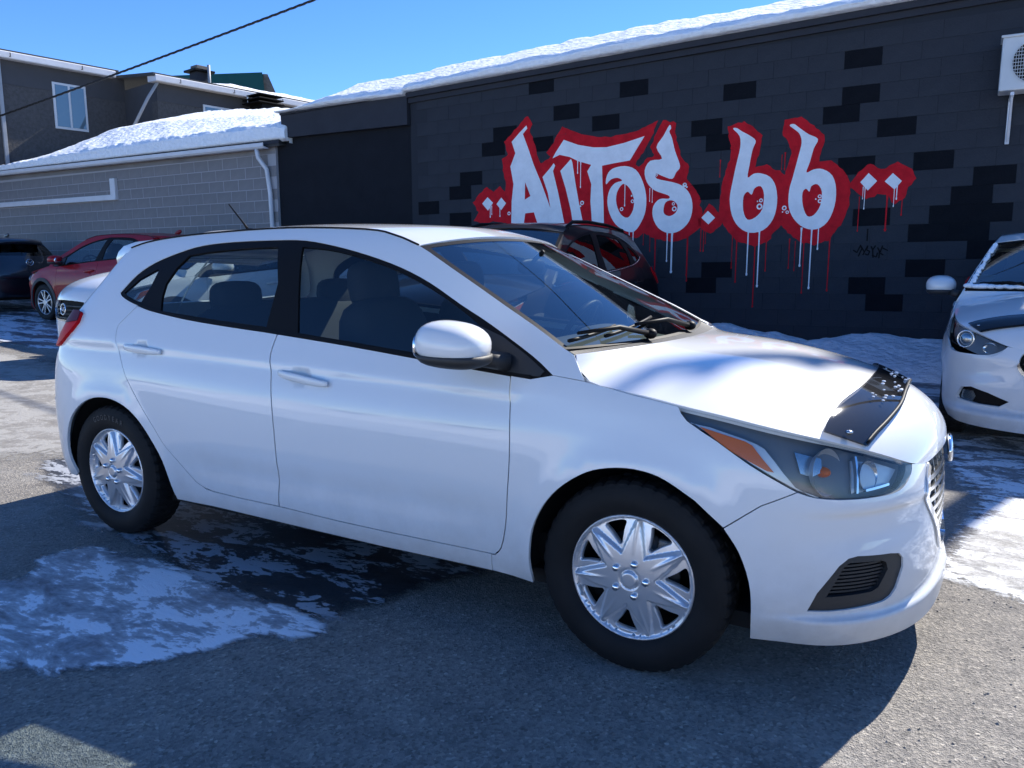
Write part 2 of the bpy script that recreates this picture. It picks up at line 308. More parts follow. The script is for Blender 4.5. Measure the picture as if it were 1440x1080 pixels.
BUBBLES=[(-1.489, 1.993, 0.037), (-1.474, 2.067, 0.024), (-1.516, 2.057, 0.009), (-0.777, 2.024, 0.026), (-0.783, 2.08, 0.023), (-0.826, 2.05, 0.009), (-1.189, 1.961, 0.029), (-1.151, 1.909, 0.02), (-1.207, 1.914, 0.009), (-2.459, 2.321, 0.02), (-3.338, 2.045, 0.026), (-3.182, 2.142, 0.025), (-2.592, 2.015, 0.033), (-2.606, 2.08, 0.021), (-2.461, 2.315, 0.029), (-2.431, 2.286, 0.012), (-3.936, 2.158, 0.03), (-3.962, 2.115, 0.013), (-5.128, 2.064, 0.027), (-2.852, 2.465, 0.018), (-3.196, 2.215, 0.012)]
TAG=[[(-0.372, 1.434), (-0.328, 1.403), (-0.298, 1.478), (-0.275, 1.455), (-0.311, 1.357)], [(-0.299, 1.493), (-0.244, 1.402)], [(-0.263, 1.372), (-0.214, 1.483)], [(-0.214, 1.483), (-0.225, 1.431), (-0.189, 1.416), (-0.207, 1.371), (-0.243, 1.387)], [(-0.179, 1.475), (-0.159, 1.43), (-0.131, 1.482)], [(-0.159, 1.43), (-0.149, 1.34)], [(-0.165, 1.37), (-0.115, 1.347), (-0.105, 1.399)], [(-0.109, 1.459), (-0.078, 1.399), (-0.056, 1.48)], [(-0.085, 1.414), (-0.087, 1.332)], [(-0.068, 1.458), (0.003, 1.42)], [(-0.074, 1.391), (-0.041, 1.368)], [(-0.227, 1.677), (-0.227, 1.536)]]
DARK=[(4, 0), (5, -6), (5, -1), (6, -5), (6, 1), (7, 2), (8, 1), (8, 2), (9, -1), (9, 1), (9, 2), (10, -15), (10, 2), (11, -17), (11, -6), (11, 2), (12, -15), (12, -1), (12, 1), (13, -15), (14, -5), (14, 0), (15, -14), (15, -12), (15, -6), (15, -2), (16, -13), (16, -9), (16, -1), (17, -11), (17, -5), (18, -8), (18, -1), (19, -12)]
# ------------------------------------------------------------------ ground height
def gz(x, y):
    return .03*np.maximum(0, -np.asarray(x, float)-5.5)+.012*np.maximum(0, np.asarray(y, float)-3)

WY = -.0133; WD = 7.165
WN = Vector((-math.sin(WY), math.cos(WY), 0)); WT = Vector((math.cos(WY), math.sin(WY), 0))
def wl(s, z, out=0., shear=True):
    """point on the shop wall: s along, z up the courses, out towards the car park"""
    p = WN*(WD-out)+WT*s
    return Vector((p.x, p.y, z+(.0115*(s-.3) if shear else 0)))

# ground material
def asphalt():
    m, t, b = nodes('worn_asphalt'); tc = N(t, 'ShaderNodeTexCoord')
    O = tc.outputs['Object']
    big = N(t, 'ShaderNodeTexNoise', Scale=.55, Detail=5., Roughness=.6); t.links.new(O, big.inputs['Vector'])
    mid = N(t, 'ShaderNodeTexNoise', Scale=9., Detail=6., Roughness=.7); t.links.new(O, mid.inputs['Vector'])
    vo = N(t, 'ShaderNodeTexVoronoi', Scale=105.); t.links.new(O, vo.inputs['Vector'])
    vo2 = N(t, 'ShaderNodeTexVoronoi', Scale=260.); t.links.new(O, vo2.inputs['Vector'])
    base = ramp(t, big.outputs[0], [(.3, (.19, .175, .158)), (.55, (.255, .237, .213)), (.75, (.29, .27, .243))])
    stones = ramp(t, vo.outputs['Color'], [(.0, (.42, .42, .42)), (.35, (.85, .85, .85)), (.8, (1.25, 1.22, 1.18)), (.97, (2.0, 1.95, 1.85))])
    mix = N(t, 'ShaderNodeMix', data_type='RGBA', blend_type='MULTIPLY'); mix.inputs[0].default_value = .85
    t.links.new(base.outputs[0], mix.inputs[6]); t.links.new(stones.outputs[0], mix.inputs[7])
    st2 = ramp(t, mid.outputs[0], [(.3, (.78, .78, .8)), (.5, (1, 1, 1)), (.7, (1.12, 1.11, 1.08))])
    mix2 = N(t, 'ShaderNodeMix', data_type='RGBA', blend_type='MULTIPLY'); mix2.inputs[0].default_value = 1.
    t.links.new(mix.outputs[2], mix2.inputs[6]); t.links.new(st2.outputs[0], mix2.inputs[7])
    # oil spots and damp blotches
    sp = N(t, 'ShaderNodeTexNoise', Scale=2.3, Detail=3., Roughness=.5); t.links.new(O, sp.inputs['Vector'])
    spr = ramp(t, sp.outputs[0], [(.66, (1, 1, 1)), (.70, (.55, .55, .57))])
    mix3 = N(t, 'ShaderNodeMix', data_type='RGBA', blend_type='MULTIPLY'); mix3.inputs[0].default_value = .8
    t.links.new(mix2.outputs[2], mix3.inputs[6]); t.links.new(spr.outputs[0], mix3.inputs[7])
    # cracks, salt bloom and darker repair
    wv = N(t, 'ShaderNodeTexNoise', Scale=1.3, Detail=5.); t.links.new(O, wv.inputs['Vector'])
    wm = N(t, 'ShaderNodeVectorMath', operation='MULTIPLY_ADD'); wm.inputs[1].default_value = (.5, .5, 0); t.links.new(wv.outputs['Color'], wm.inputs[0]); t.links.new(O, wm.inputs[2])
    ck = N(t, 'ShaderNodeTexVoronoi', Scale=.42, feature='DISTANCE_TO_EDGE'); t.links.new(wm.outputs[0], ck.inputs['Vector'])
    ckr = ramp(t, ck.outputs['Distance'], [(0., (.35, .35, .36)), (.0035, (.5, .5, .5)), (.007, (1, 1, 1))])
    mix4 = N(t, 'ShaderNodeMix', data_type='RGBA', blend_type='MULTIPLY'); mix4.inputs[0].default_value = .12
    t.links.new(mix3.outputs[2], mix4.inputs[6]); t.links.new(ckr.outputs[0], mix4.inputs[7])
    sa = N(t, 'ShaderNodeTexNoise', Scale=1.1, Detail=9., Roughness=.75, Distortion=.8); t.links.new(O, sa.inputs['Vector'])
    sar = N(t, 'ShaderNodeMapRange'); sar.inputs['From Min'].default_value = .53; sar.inputs['From Max'].default_value = .75; sar.inputs['To Max'].default_value = .5; t.links.new(sa.outputs[0], sar.inputs[0])
    mix5 = N(t, 'ShaderNodeMix', data_type='RGBA'); mix5.inputs[7].default_value = (.42, .40, .37, 1); t.links.new(sar.outputs[0], mix5.inputs[0]); t.links.new(mix4.outputs[2], mix5.inputs[6])
    t.links.new(mix5.outputs[2], b.inputs['Base Color'])
    setp(b, Roughness=.82, Specular_IOR_Level=.35)
    h = N(t, 'ShaderNodeMath', operation='ADD'); t.links.new(vo.outputs['Distance'], h.inputs[0]); t.links.new(vo2.outputs['Distance'], h.inputs[1])
    bp = N(t, 'ShaderNodeBump', Strength=.75, Distance=.006); t.links.new(h.outputs[0], bp.inputs['Height']); t.links.new(bp.outputs[0], b.inputs['Normal'])
    return m
MT['asphalt'] = asphalt()
xs = np.unique(np.concatenate([[-400, -200, -100, -60, -40], np.arange(-30, 20.1, .5), [30, 60, 100, 200, 400]]))
ys = np.unique(np.concatenate([[-400, -200, -100, -50, -25], np.arange(-14, 20.1, .5), [30, 60, 100, 200, 400]]))
X, Y = np.meshgrid(xs, ys); cx = np.clip(X, -25, 400); cy = np.clip(Y, -400, 15)
V = np.stack([X.ravel(), Y.ravel(), gz(cx, cy).ravel()], 1); nx = len(xs)
F = [(j*nx+i, j*nx+i+1, (j+1)*nx+i+1, (j+1)*nx+i) for j in range(len(ys)-1) for i in range(nx-1)]
tag(mobj('ground', V, F, 'asphalt'), kind='structure')

# sheets on the ground: ice, melt water, trodden snow
def sheet_mat(name, cols, rough, nscale, thr, stretch=(1, 1, 1), bump=.5, soft=.12, white=None, ang=0., edgew=.9):
    m, t, b = nodes(name); tc = N(t, 'ShaderNodeTexCoord'); at = N(t, 'ShaderNodeAttribute'); at.attribute_name = 'edge'
    mp = N(t, 'ShaderNodeMapping'); mp.inputs['Scale'].default_value = stretch; mp.inputs['Rotation'].default_value = (0, 0, ang)
    t.links.new(tc.outputs['Object'], mp.inputs[0])
    n1 = N(t, 'ShaderNodeTexNoise', Scale=nscale, Detail=9., Roughness=.68, Distortion=.6); t.links.new(mp.outputs[0], n1.inputs['Vector'])
    n2 = N(t, 'ShaderNodeTexNoise', Scale=nscale*5, Detail=6., Roughness=.7); t.links.new(mp.outputs[0], n2.inputs['Vector'])
    n3 = N(t, 'ShaderNodeTexNoise', Scale=nscale*.35, Detail=4.); t.links.new(mp.outputs[0], n3.inputs['Vector'])
    a1 = N(t, 'ShaderNodeMath', operation='MULTIPLY_ADD'); a1.inputs[1].default_value = .45; t.links.new(n2.outputs[0], a1.inputs[0]); t.links.new(n1.outputs[0], a1.inputs[2])
    a2 = N(t, 'ShaderNodeMath', operation='MULTIPLY_ADD'); a2.inputs[1].default_value = .5; t.links.new(n3.outputs[0], a2.inputs[0]); t.links.new(a1.outputs[0], a2.inputs[2])
    cr = ramp(t, a2.outputs[0], cols)
    t.links.new(cr.outputs[0], b.inputs['Base Color'])
    # coverage
    e = N(t, 'ShaderNodeMath', operation='MULTIPLY_ADD'); e.inputs[1].default_value = edgew; t.links.new(at.outputs['Fac'], e.inputs[0]); t.links.new(a1.outputs[0], e.inputs[2])
    al = N(t, 'ShaderNodeMapRange'); al.inputs['From Min'].default_value = thr; al.inputs['From Max'].default_value = thr+soft
    t.links.new(e.outputs[0], al.inputs[0]); t.links.new(al.outputs[0], b.inputs['Alpha'])
    setp(b, Roughness=rough, Specular_IOR_Level=.5)
    bp = N(t, 'ShaderNodeBump', Strength=bump, Distance=.02); t.links.new(a1.outputs[0], bp.inputs['Height']); t.links.new(bp.outputs[0], b.inputs['Normal'])
    return m
MT['ice'] = sheet_mat('frosted_ice', [(.78, (.11, .115, .13)), (.92, (.30, .31, .33)), (1.04, (.50, .51, .53)), (1.2, (.80, .82, .85))], .38, 3.2, 1.0, (1, 2.2, 1), .4, soft=.32, ang=.35)
MT['wet'] = sheet_mat('wet_dark_asphalt', [(.75, (.045, .044, .045)), (1.02, (.06, .06, .062)), (1.14, (.13, .13, .14)), (1.28, (.40, .41, .43))], .3, 3.4, .92, (1, 2.2, 1), .25, soft=.28, ang=.35)
MT['crust'] = sheet_mat('trodden_snow_crust', [(.80, (.10, .10, .105)), (.98, (.30, .30, .31)), (1.12, (.48, .49, .5)), (1.3, (.78, .8, .82))], .45, 6.5, 1.02, (1, 1.5, 1), .8, soft=.3)
MT['slush'] = sheet_mat('dirty_slush', [(.75, (.04, .042, .048)), (.95, (.13, .135, .15)), (1.1, (.42, .44, .48)), (1.25, (.75, .77, .8))], .35, 2.0, .95, (1, 2.5, 1), .5)
MT['snow_flat'] = sheet_mat('packed_snow', [(.7, (.5, .51, .52)), (.9, (.74, .75, .77)), (1.1, (.86, .87, .89))], .7, 2.5, .70, (1, 1, 1), .5, soft=.2)
def ground_sheet(name, poly, m, lift, label, cat, step=.06, fall=.35):
    P = resample(smc(poly, 3), step)
    if area(P) < 0: P = P[::-1]
    V2, T, li = cdt(P/step, (), 1.); V2 = V2*step
    d = np.clip(dist_poly(V2, P)/fall, 0, 1)
    V = np.stack([V2[:, 0], V2[:, 1], gz(V2[:, 0], V2[:, 1])+lift], 1)
    o = mobj(name, V, T, m)
    a = o.data.attributes.new('edge', 'FLOAT', 'POINT'); a.data.foreach_set('value', d.astype(np.float32))
    tag(o, label, cat, kind='stuff'); return o
ground_sheet('melt_water', [(-.70, -.30), (-.80, -.62), (-.90, -.90), (-1.0, -1.1), (-1.2, -1.2), (-1.7, -1.2), (-2.3, -1.02), (-2.75, -.95), (-3.4, -.75), (-4.1, -.5), (-4.4, -.1), (-3.6, .2), (-2.4, .25), (-1.4, .2)], 'wet', .004,
             'wet dark streak of melt water under the side of the white hatchback', 'melt water')
ground_sheet('ice_patch', [(-2.487, -1.38), (-2.62, -1.25), (-2.62, -1.1), (-2.589, -1.0), (-2.481, -.95), (-2.30, -.96), (-2.08, -.93), (-1.865, -.96), (-1.626, -.98), (-1.391, -1.0), (-1.222, -1.01), (-1.10, -1.02), (-.95, -1.11), (-1.05, -1.26), (-1.17, -1.30), (-1.218, -1.42), (-1.279, -1.53), (-1.35, -1.64), (-1.45, -1.70), (-1.53, -1.79), (-1.66, -1.84), (-1.80, -1.86), (-2.2, -1.9), (-2.7, -1.85), (-3.0, -1.7), (-2.9, -1.5)], 'ice', .008,
             'frosted grey white ice patch on the asphalt in front of the rear wheel', 'ice', .04, .12)
ground_sheet('trodden_ice', [(.74, .42), (.84, .36), (.93, .36), (1.03, .30), (1.16, .20), (1.6, .1), (2.6, .3), (3.2, 1.2), (3.0, 3.0), (2.0, 3.8), (.9, 3.6), (.75, 2.6), (.9, 1.8), (.82, 1.2)], 'crust', .006,
             'white trodden icy snow on the ground right of the front bumper', 'ice', .06, .25)
ground_sheet('slush', [(-26, 2.9), (-14, 2.95), (-10.2, 2.8), (-8.8, 2.95), (-7, 2.9), (-5, 3.2), (-3, 3.4), (0, 3.6), (.9, 3.8), (3, 3.9), (6, 4), (6, 6.6), (-26, 7.0)], 'slush', .004,
             'patchy slush and ice over the shaded strip before the buildings', 'slush', .25, .6)
def snow_mat(name, c=(.84, .86, .9), bs=14., strength=.8, dist=.05):
    m, t, b = nodes(name); tc = N(t, 'ShaderNodeTexCoord')
    n1 = N(t, 'ShaderNodeTexNoise', Scale=bs, Detail=8., Roughness=.65); t.links.new(tc.outputs['Object'], n1.inputs['Vector'])
    n2 = N(t, 'ShaderNodeTexVoronoi', Scale=bs*.9, feature='SMOOTH_F1'); t.links.new(tc.outputs['Object'], n2.inputs['Vector'])
    ad = N(t, 'ShaderNodeMath', operation='ADD'); t.links.new(n1.outputs[0], ad.inputs[0]); t.links.new(n2.outputs['Distance'], ad.inputs[1])
    bp = N(t, 'ShaderNodeBump', Strength=strength, Distance=dist); t.links.new(ad.outputs[0], bp.inputs['Height']); t.links.new(bp.outputs[0], b.inputs['Normal'])
    cr = ramp(t, n1.outputs[0], [(.25, tuple(x*.9 for x in c)), (.6, c)]); t.links.new(cr.outputs[0], b.inputs['Base Color'])
    setp(b, Roughness=.75, Specular_IOR_Level=.3)
    return m
MT['snow'] = snow_mat('old_snow')
MT['roof_snow'] = snow_mat('crusted_roof_snow', (.88, .90, .92), 16., .6, .03)
def noise2(x, y, seed=0, octv=4):
    r = np.random.default_rng(seed); out = np.zeros_like(x); a = 1.
    for o in range(octv):
        for _ in range(4):
            th = r.uniform(0, 2*PI); f = (1.9**o)*r.uniform(.7, 1.4); ph = r.uniform(0, 2*PI)
            out += a*np.sin((x*math.cos(th)+y*math.sin(th))*f+ph)/4
        a *= .55
    return out
def strip(name, fn, nu, nv, m, label=None, cat=None, kind='stuff', smooth=True, parent=None):
    U, Vv = np.meshgrid(np.linspace(0, 1, nu), np.linspace(0, 1, nv), indexing='ij')
    P = fn(U.ravel(), Vv.ravel())
    F = [(i*nv+j, (i+1)*nv+j, (i+1)*nv+j+1, i*nv+j+1) for i in range(nu-1) for j in range(nv-1)]
    o = mobj(name, P, F, m, parent, smooth=smooth)
    tag(o, label, cat, kind=kind); return o
def bank(u, v):
    s = -6+10.5*u
    prof = np.interp(v, [0, .12, .35, .7, 1], [0, .10, .24, .36, .42])
    h = prof*(1+.35*noise2(s*2.2, v*2, 3)+.1*noise2(s*9, v*7, 5))
    out = 1.05*(1-v)*(1+.18*noise2(s*1.6, 0*s, 8))+.03
    px = WN.x*(WD-out)+WT.x*s; py = WN.y*(WD-out)+WT.y*s
    return np.stack([px, py, gz(px, py)-.03+np.maximum(h, 0)], 1)
strip('snow_bank', bank, 260, 22, 'snow', 'low uneven snow bank along the foot of the black wall', 'snow bank')

def bank2(u, v):
    x = -22+40*u; h = np.interp(v, [0, .2, .5, .8, 1], [0, .55, .85, .6, 0])*(1+.4*noise2(x*.9, v*2, 41))+.05*noise2(x*5, v*7, 42)
    return np.stack([x, -9.0-2.0*v+.3*noise2(x*.8, 0*x, 43), np.maximum(h, 0)-.03], 1)
strip('snow_bank', bank2, 160, 16, 'snow', 'ploughed snow bank across the car park behind the viewer', 'snow bank')

b = MB(); r_ = np.random.default_rng(17)
for i in range(900):
    x, y = r_.uniform(-4.5, 2.2), r_.uniform(-2.6, 3.0)
    if r_.uniform() < .55: x, y = r_.normal(.9, .5), r_.normal(.0, .9)
    k = r_.uniform(.002, .0055); h = float(gz(x, y)); a = r_.uniform(0, 6.28, 4)
    V = [(x+k*math.cos(q)*1.2, y+k*math.sin(q), h) for q in np.sort(a)]+[(x+k*.2, y, h+k*1.1)]
    b.add(V, [(0, 1, 4), (1, 2, 4), (2, 3, 4), (3, 0, 4)])
MT['gravel'] = mat('loose_gravel', (.20, .19, .175), .9, var=.4, vscale=40)
tag(b.obj('gravel', 'gravel'), 'loose gravel bits scattered over the asphalt', 'gravel', kind='stuff')

ground_sheet('bounce_snow', [(-24, -5.6), (-15, -5.0), (-8, -5.4), (-2, -5.2), (4, -5.5), (12, -5.1), (18, -6), (18, -12.5), (8, -13), (-8, -13), (-24, -12.5)], 'snow_flat', .012, 'unseen packed snow behind the viewer, added to bounce light', 'snow', .45, .8)  # unseen snow sheet, added to bounce neutral light onto the hatchback's doors

MT['salt'] = sheet_mat('salt_bleached_asphalt', [(.75, (.175, .163, .148)), (.95, (.235, .222, .203)), (1.2, (.30, .288, .268))], .85, 7., .75, (1, 1, 1), .5, soft=.45, edgew=1.1)
ground_sheet('salt_film', [(-12, 2.7), (-9, 2.6), (-6, 2.5), (-4.4, 1.6), (-3.9, .6), (-4.3, -.3), (-5.5, -.6), (-8, -.2), (-12, .6), (-16, 1.6), (-15, 2.6)], 'salt', .004, 'pale salt bleached asphalt left of the white hatchback', 'salt film', .2, .8)
# ------------------------------------------------------------------ shop with the painted block wall
MT['block'] = mat('dark_grey_painted_block', (.036, .039, .047), .85, 0, 0, .12, bump=.35, bscale=60, var=.13, vscale=2.2)
MT['block_black'] = mat('black_painted_block', (.0075, .0085, .0115), .8, 0, 0, .08, bump=.35, bscale=60, var=.2, vscale=6)
MT['joint'] = mat('painted_mortar', (.030, .033, .040), .85, 0, 0, .12)
MT['render_dark'] = mat('dark_smooth_render', (.014, .0155, .020), .9, 0, 0, .12, bump=.2, bscale=40, var=.12)
MT['fascia'] = mat('dark_fascia_board', (.036, .038, .047), .8, 0, 0, .15, var=.1)
MT['grey_block'] = mat('grey_concrete_block', (.20, .19, .19), .85, bump=.4, bscale=55, var=.22, vscale=1.1)
MT['mortar'] = mat('pale_mortar', (.36, .35, .36), .9, bump=.2, bscale=80)
MT['white_metal'] = mat('white_metal', (.62, .62, .64), .45, var=.08)
MT['grey_metal'] = mat('grey_metal', (.30, .31, .33), .5, var=.1)
MT['stucco'] = mat('rough_dark_stucco', (.075, .072, .072), .95, bump=1., bscale=22, var=.25, vscale=14)
MT['stucco_flat'] = mat('dark_painted_fascia', (.055, .055, .06), .8, var=.08)
MT['frame_white'] = mat('white_window_frame', (.62, .63, .64), .4)
MT['pane'] = mat('window_pane', (.10, .16, .20), .04, spec=.8, coat=1.)
MT['green_roof'] = mat('green_metal_roof', (.008, .075, .055), .45, bump=.3, bscale=4)
MT['stone'] = mat('brown_masonry', (.16, .14, .12), .9, bump=.6, bscale=12, var=.4, vscale=5)
MT['roof_felt'] = mat('roof_felt', (.05, .05, .05), .9)
MT['timber'] = mat('weathered_timber', (.10, .085, .07), .85, var=.25)
MT['wire'] = mat('black_cable', (.008, .008, .009), .6)
MT['ac_white'] = mat('off_white_ac_casing', (.55, .56, .56), .45, var=.06)

SHOP = empty('shop_building', wl(-2.6, 0, 0, False))
tag(SHOP, 'black painted concrete block shop with graffiti and a snow covered roof', 'building')
def child(o, parent):
    o.parent = parent; o.matrix_parent_inverse = parent.matrix_world.inverted(); return o
bpy.context.view_layer.update()
RW = Matrix.Rotation(WY, 4, 'Z')
SLOPE = Matrix.Rotation(-.0115, 4, 'Y')
def block_mesh(name, L, H, D, bev, m):
    b = MB(); b.box((0, 0, 0), (L, D, H), None, bev); me_o = b.obj(name, m); me = me_o.data
    bpy.data.objects.remove(me_o); return me
BM = block_mesh('block', .3985, .1985, .06, .0016, 'block'); BMK = block_mesh('block', .3985, .1985, .0615, .0016, 'block_black')
BMH = block_mesh('block', .194, .194, .06, .004, 'block')
dark = set(DARK); cells = []
for k in range(0, 20):
    for mI in range(-19, 6):
        s = .4*mI+(.2 if k % 2 else 0); z = .012+.2*k
        top = 3.975+.0335*s-.0115*(s-.3)
        if s < -6.76 or s > 2.0 or z+.1 > top+.12: continue
        cells.append((k, mI, s, z))
def shown(c):
    k, mI, s, z = c
    if z < .35: return False
    lim = 1.9 if s < -3.4 else (1.55 if s < -2.6 else .4)
    return z > lim and s < 1.55 and not (s > .75 and z < 1.35)
vis = sorted([c for c in cells if shown(c)], key=lambda c: -c[2]+(0 if (c[0], c[1]) in dark else 1.5))
parts = vis[:298]; pk = {(c[0], c[1]) for c in parts}
def place_block(k, mI, s, z):
    o = bpy.data.objects.new('block', BMK if (k, mI) in dark else BM); COL.objects.link(o)
    o.matrix_world = Matrix.Translation(wl(s, z, -.026+random.uniform(-.0015, .0015))) @ RW @ SLOPE
    child(o, SHOP)
for c in parts: place_block(*c)
b = MB()
for k, mI, s, z in cells:
    if (k, mI) in pk: continue
    b.box(wl(s, z, -.026), (.394, .06, .194), (RW @ SLOPE).to_3x3(), .004)
o = b.obj('block_courses', 'block'); child(o, SHOP); o['kind'] = 'stuff'
def wall_slab(name, s0, s1, zb, zt0, zt1, o0, o1, m, parent, shear=False):
    """slab between out distances o0 (back) and o1 (front); top from zt0 to zt1"""
    V = [wl(s0, zb, o0, shear), wl(s1, zb, o0, shear), wl(s1, zb, o1, shear), wl(s0, zb, o1, shear),
         wl(s0, zt0, o0, shear), wl(s1, zt1, o0, shear), wl(s1, zt1, o1, shear), wl(s0, zt0, o1, shear)]
    F = [(0, 3, 2, 1), (4, 5, 6, 7), (0, 1, 5, 4), (1, 2, 6, 5), (2, 3, 7, 6), (3, 0, 4, 7)]
    F = [tuple(reversed(f)) for f in F]
    o = mobj(name, V, F, m, smooth=False); child(o, parent); return o
zf = lambda s: 3.975+.0335*s
wall_slab('wall_core', -6.93, 2.2, -.3, zf(-6.93)+.1, zf(2.2)+.1, -.25, -.0065, 'joint', SHOP)
wall_slab('render_panel', -9.93, -6.935, -.3, 3.60, 3.62, -.25, -.05, 'render_dark', SHOP)
def quad_prism(name, pts, o0, o1, m, parent):
    n = len(pts); V = [wl(s, z, o1, False) for s, z in pts]+[wl(s, z, o0, False) for s, z in pts]
    F = [tuple(range(n)), tuple(range(2*n-1, n-1, -1))]+[(i, i+n, (i+1) % n+n, (i+1) % n) for i in range(n)]
    o = mobj(name, V, F, m, smooth=False); child(o, parent); return o
quad_prism('fascia', [(-9.68, 3.43), (-6.95, 3.42), (-6.95, zf(-6.95)+.12), (-9.70, 3.80)], -.2, .06, 'fascia', SHOP)
quad_prism('fascia', [(-6.948, zf(-6.948)), (2.25, zf(2.25)), (2.25, zf(2.25)+.075), (-6.948, zf(-6.948)+.075)], -.2, .035, 'fascia', SHOP)
quad_prism('drip_edge', [(-9.70, 3.803), (-6.95, zf(-6.95)+.123), (-6.948, zf(-6.948)+.0765), (2.25, zf(2.25)+.0765), (2.25, zf(2.25)+.15), (-6.948, zf(-6.948)+.15), (-9.70, 3.84)], -.2, .085, 'fascia', SHOP)
# roof deck and the far side of the shop
V = [wl(-9.72, 3.80, .02, False), wl(2.25, zf(2.25)+.12, .02, False), wl(2.25, 4.25, -2.2, False), wl(-9.72, 4.1, -2.2, False)]
o = mobj('roof', V+[v-Vector((0, 0, .05)) for v in V], [(0, 1, 2, 3), (7, 6, 5, 4), (0, 4, 5, 1), (1, 5, 6, 2), (2, 6, 7, 3), (3, 7, 4, 0)], 'roof_felt', smooth=False); child(o, SHOP)
wall_slab('rear_wall', -9.7, 2.2, -.3, 4.03, 4.18, -2.2, -2.0, 'render_dark', SHOP)
wall_slab('side_wall', 2.0, 2.2, -.3, 4.04, 4.2, -2.0, -.26, 'render_dark', SHOP)
wall_slab('side_wall', -9.72, -9.5, -.3, 3.78, 3.78, -2.0, -.26, 'render_dark', SHOP)
def roofsnow(u, v):
    s = -9.74+12.1*u
    base = np.where(s < -6.95, 3.84+(s+9.7)*.0035, 3.975+.0335*s+.15)
    # profile from the eave lip, over the bulge, back up the slope
    pv = [0, .07, .16, .26, .38, .55, 1.]
    out = np.interp(v, pv, [.06, .16, .18, .12, 0, -.72, -2.2])
    z = base+np.interp(v, pv, [0, .015, .08, .14, .19, .54, .60])
    e = np.clip((v-.05)/.1, 0, 1)
    tap = np.clip((s+9.74)/1.2, .25, 1)
    z += e*(.03*noise2(s*1.3, v*2, 11)+.014*noise2(s*5, v*14, 12)+.012*noise2(s*15, v*30, 13))
    out += .03*noise2(s*2.2, v*3, 14)*e
    z = base+(z-base)*tap
    px = WN.x*(WD-out)+WT.x*s; py = WN.y*(WD-out)+WT.y*s
    return np.stack([px, py, z], 1)
strip('roof_snow', roofsnow, 420, 40, 'roof_snow', 'thick crusted snow along the roof edge of the black graffiti shop', 'snow')

# ------------------------------------------------------------------ graffiti on the shop wall
def paint_mat(name, col, var):
    m, t, b = nodes(name); tc = N(t, 'ShaderNodeTexCoord')
    n1 = N(t, 'ShaderNodeTexNoise', Scale=7., Detail=8., Roughness=.7); t.links.new(tc.outputs['Object'], n1.inputs['Vector'])
    n2 = N(t, 'ShaderNodeTexNoise', Scale=90., Detail=3.); t.links.new(tc.outputs['Object'], n2.inputs['Vector'])
    cr = ramp(t, n1.outputs[0], [(.3, tuple(x*(1-var) for x in col)), (.6, col)]); t.links.new(cr.outputs[0], b.inputs['Base Color'])
    bp = N(t, 'ShaderNodeBump', Strength=.4, Distance=.004); t.links.new(n2.outputs[0], bp.inputs['Height']); t.links.new(bp.outputs[0], b.inputs['Normal'])
    setp(b, Roughness=.8, Specular_IOR_Level=.12); return m
MT['spray_red'] = paint_mat('red_spray_paint', (.62, .014, .024), .3)
MT['spray_white'] = paint_mat('white_spray_paint', (.84, .84, .85), .12)
MT['spray_black'] = paint_mat('black_marker', (.008, .008, .009), .2)
GRAF = empty('graffiti', wl(-2, 2.2, .01)); bpy.context.view_layer.update()
tag(GRAF, 'white graffiti lettering outlined in red with paint drips on the black block wall', 'graffiti')
def joint_dip(s, z):
    """paint follows the block joints: sinks a little where a joint runs"""
    k = np.floor((z-.012+.1)/.2); dz = np.abs((z-.012+.1)/.2-np.round((z-.012+.1)/.2))*.2
    sc_ = s-np.where(np.mod(k, 2) == 1, .2, 0)+.2; ds = np.abs(sc_/.4-np.round(sc_/.4))*.4
    d = np.minimum(dz, ds); return -.0014*np.clip(1-d/.012, 0, 1)
def flat_paint(name, poly, holes, m, out, step=.035):
    P = resample(np.array(poly), step); 
    if area(P) < 0: P = P[::-1]
    H = []
    for h in holes:
        h = resample(np.array(h), step); H.append(h[::-1] if area(h) > 0 else h)
    V2, T, li = cdt(P/step, [h/step for h in H], 1.); V2 = V2*step
    d = joint_dip(V2[:, 0], V2[:, 1])
    V = [wl(s, z, .0065+out+dd) for (s, z), dd in zip(V2, d)]
    o = mobj(name, V, T, m, smooth=False); child(o, GRAF); return o
def rough_edge(P, a=.006, n=3):
    P = resample(np.array(smc(P, 2) if n == 0 else P), .05); r = np.random.default_rng(len(P)); return (P+r.normal(0, a, P.shape)).tolist()
for P in MURAL_RED: flat_paint('outline', rough_edge(P), [], 'spray_red', 0.)
lat = 0
for n, P, hs in MURAL_WHITE:
    nm = {'A': 'letter', 'U': 'letter', 'T': 'letter', 'O': 'letter', 'S': 'letter', 'six': 'numeral'}.get(n, n)
    lat += 1
    flat_paint(nm, smc(P, 3) if n in ('O', 'S', 'six') else P, [smc(h, 3) if n in ('O', 'S', 'six') else h for h in hs], 'spray_white', .0012+.0002*(lat % 3))
for i, (c, s, z0, z1, wd) in enumerate(DRIPS):
    h = wd/2; wd2 = h*.55
    P = [(s-h, z0), (s-wd2, z0-.06), (s-wd2*.9, z1+.02), (s-h*.95, z1+.008), (s-h*.6, z1-h), (s+h*.6, z1-h), (s+h*.95, z1+.008), (s+wd2*.9, z1+.02), (s+wd2, z0-.06), (s+h, z0)]
    flat_paint('drip', P, [], 'spray_white' if c == 'w' else 'spray_red', (.0022 if c == 'w' else .0006), .05)
for s, z, r in BUBBLES:
    C = lambda rr, n=14: [(s+rr*math.cos(2*PI*k/n), z+rr*math.sin(2*PI*k/n)) for k in range(n)]
    flat_paint('bubble', C(r), [C(r*.5)] if r > .017 else [], 'spray_white', .0028, .05)
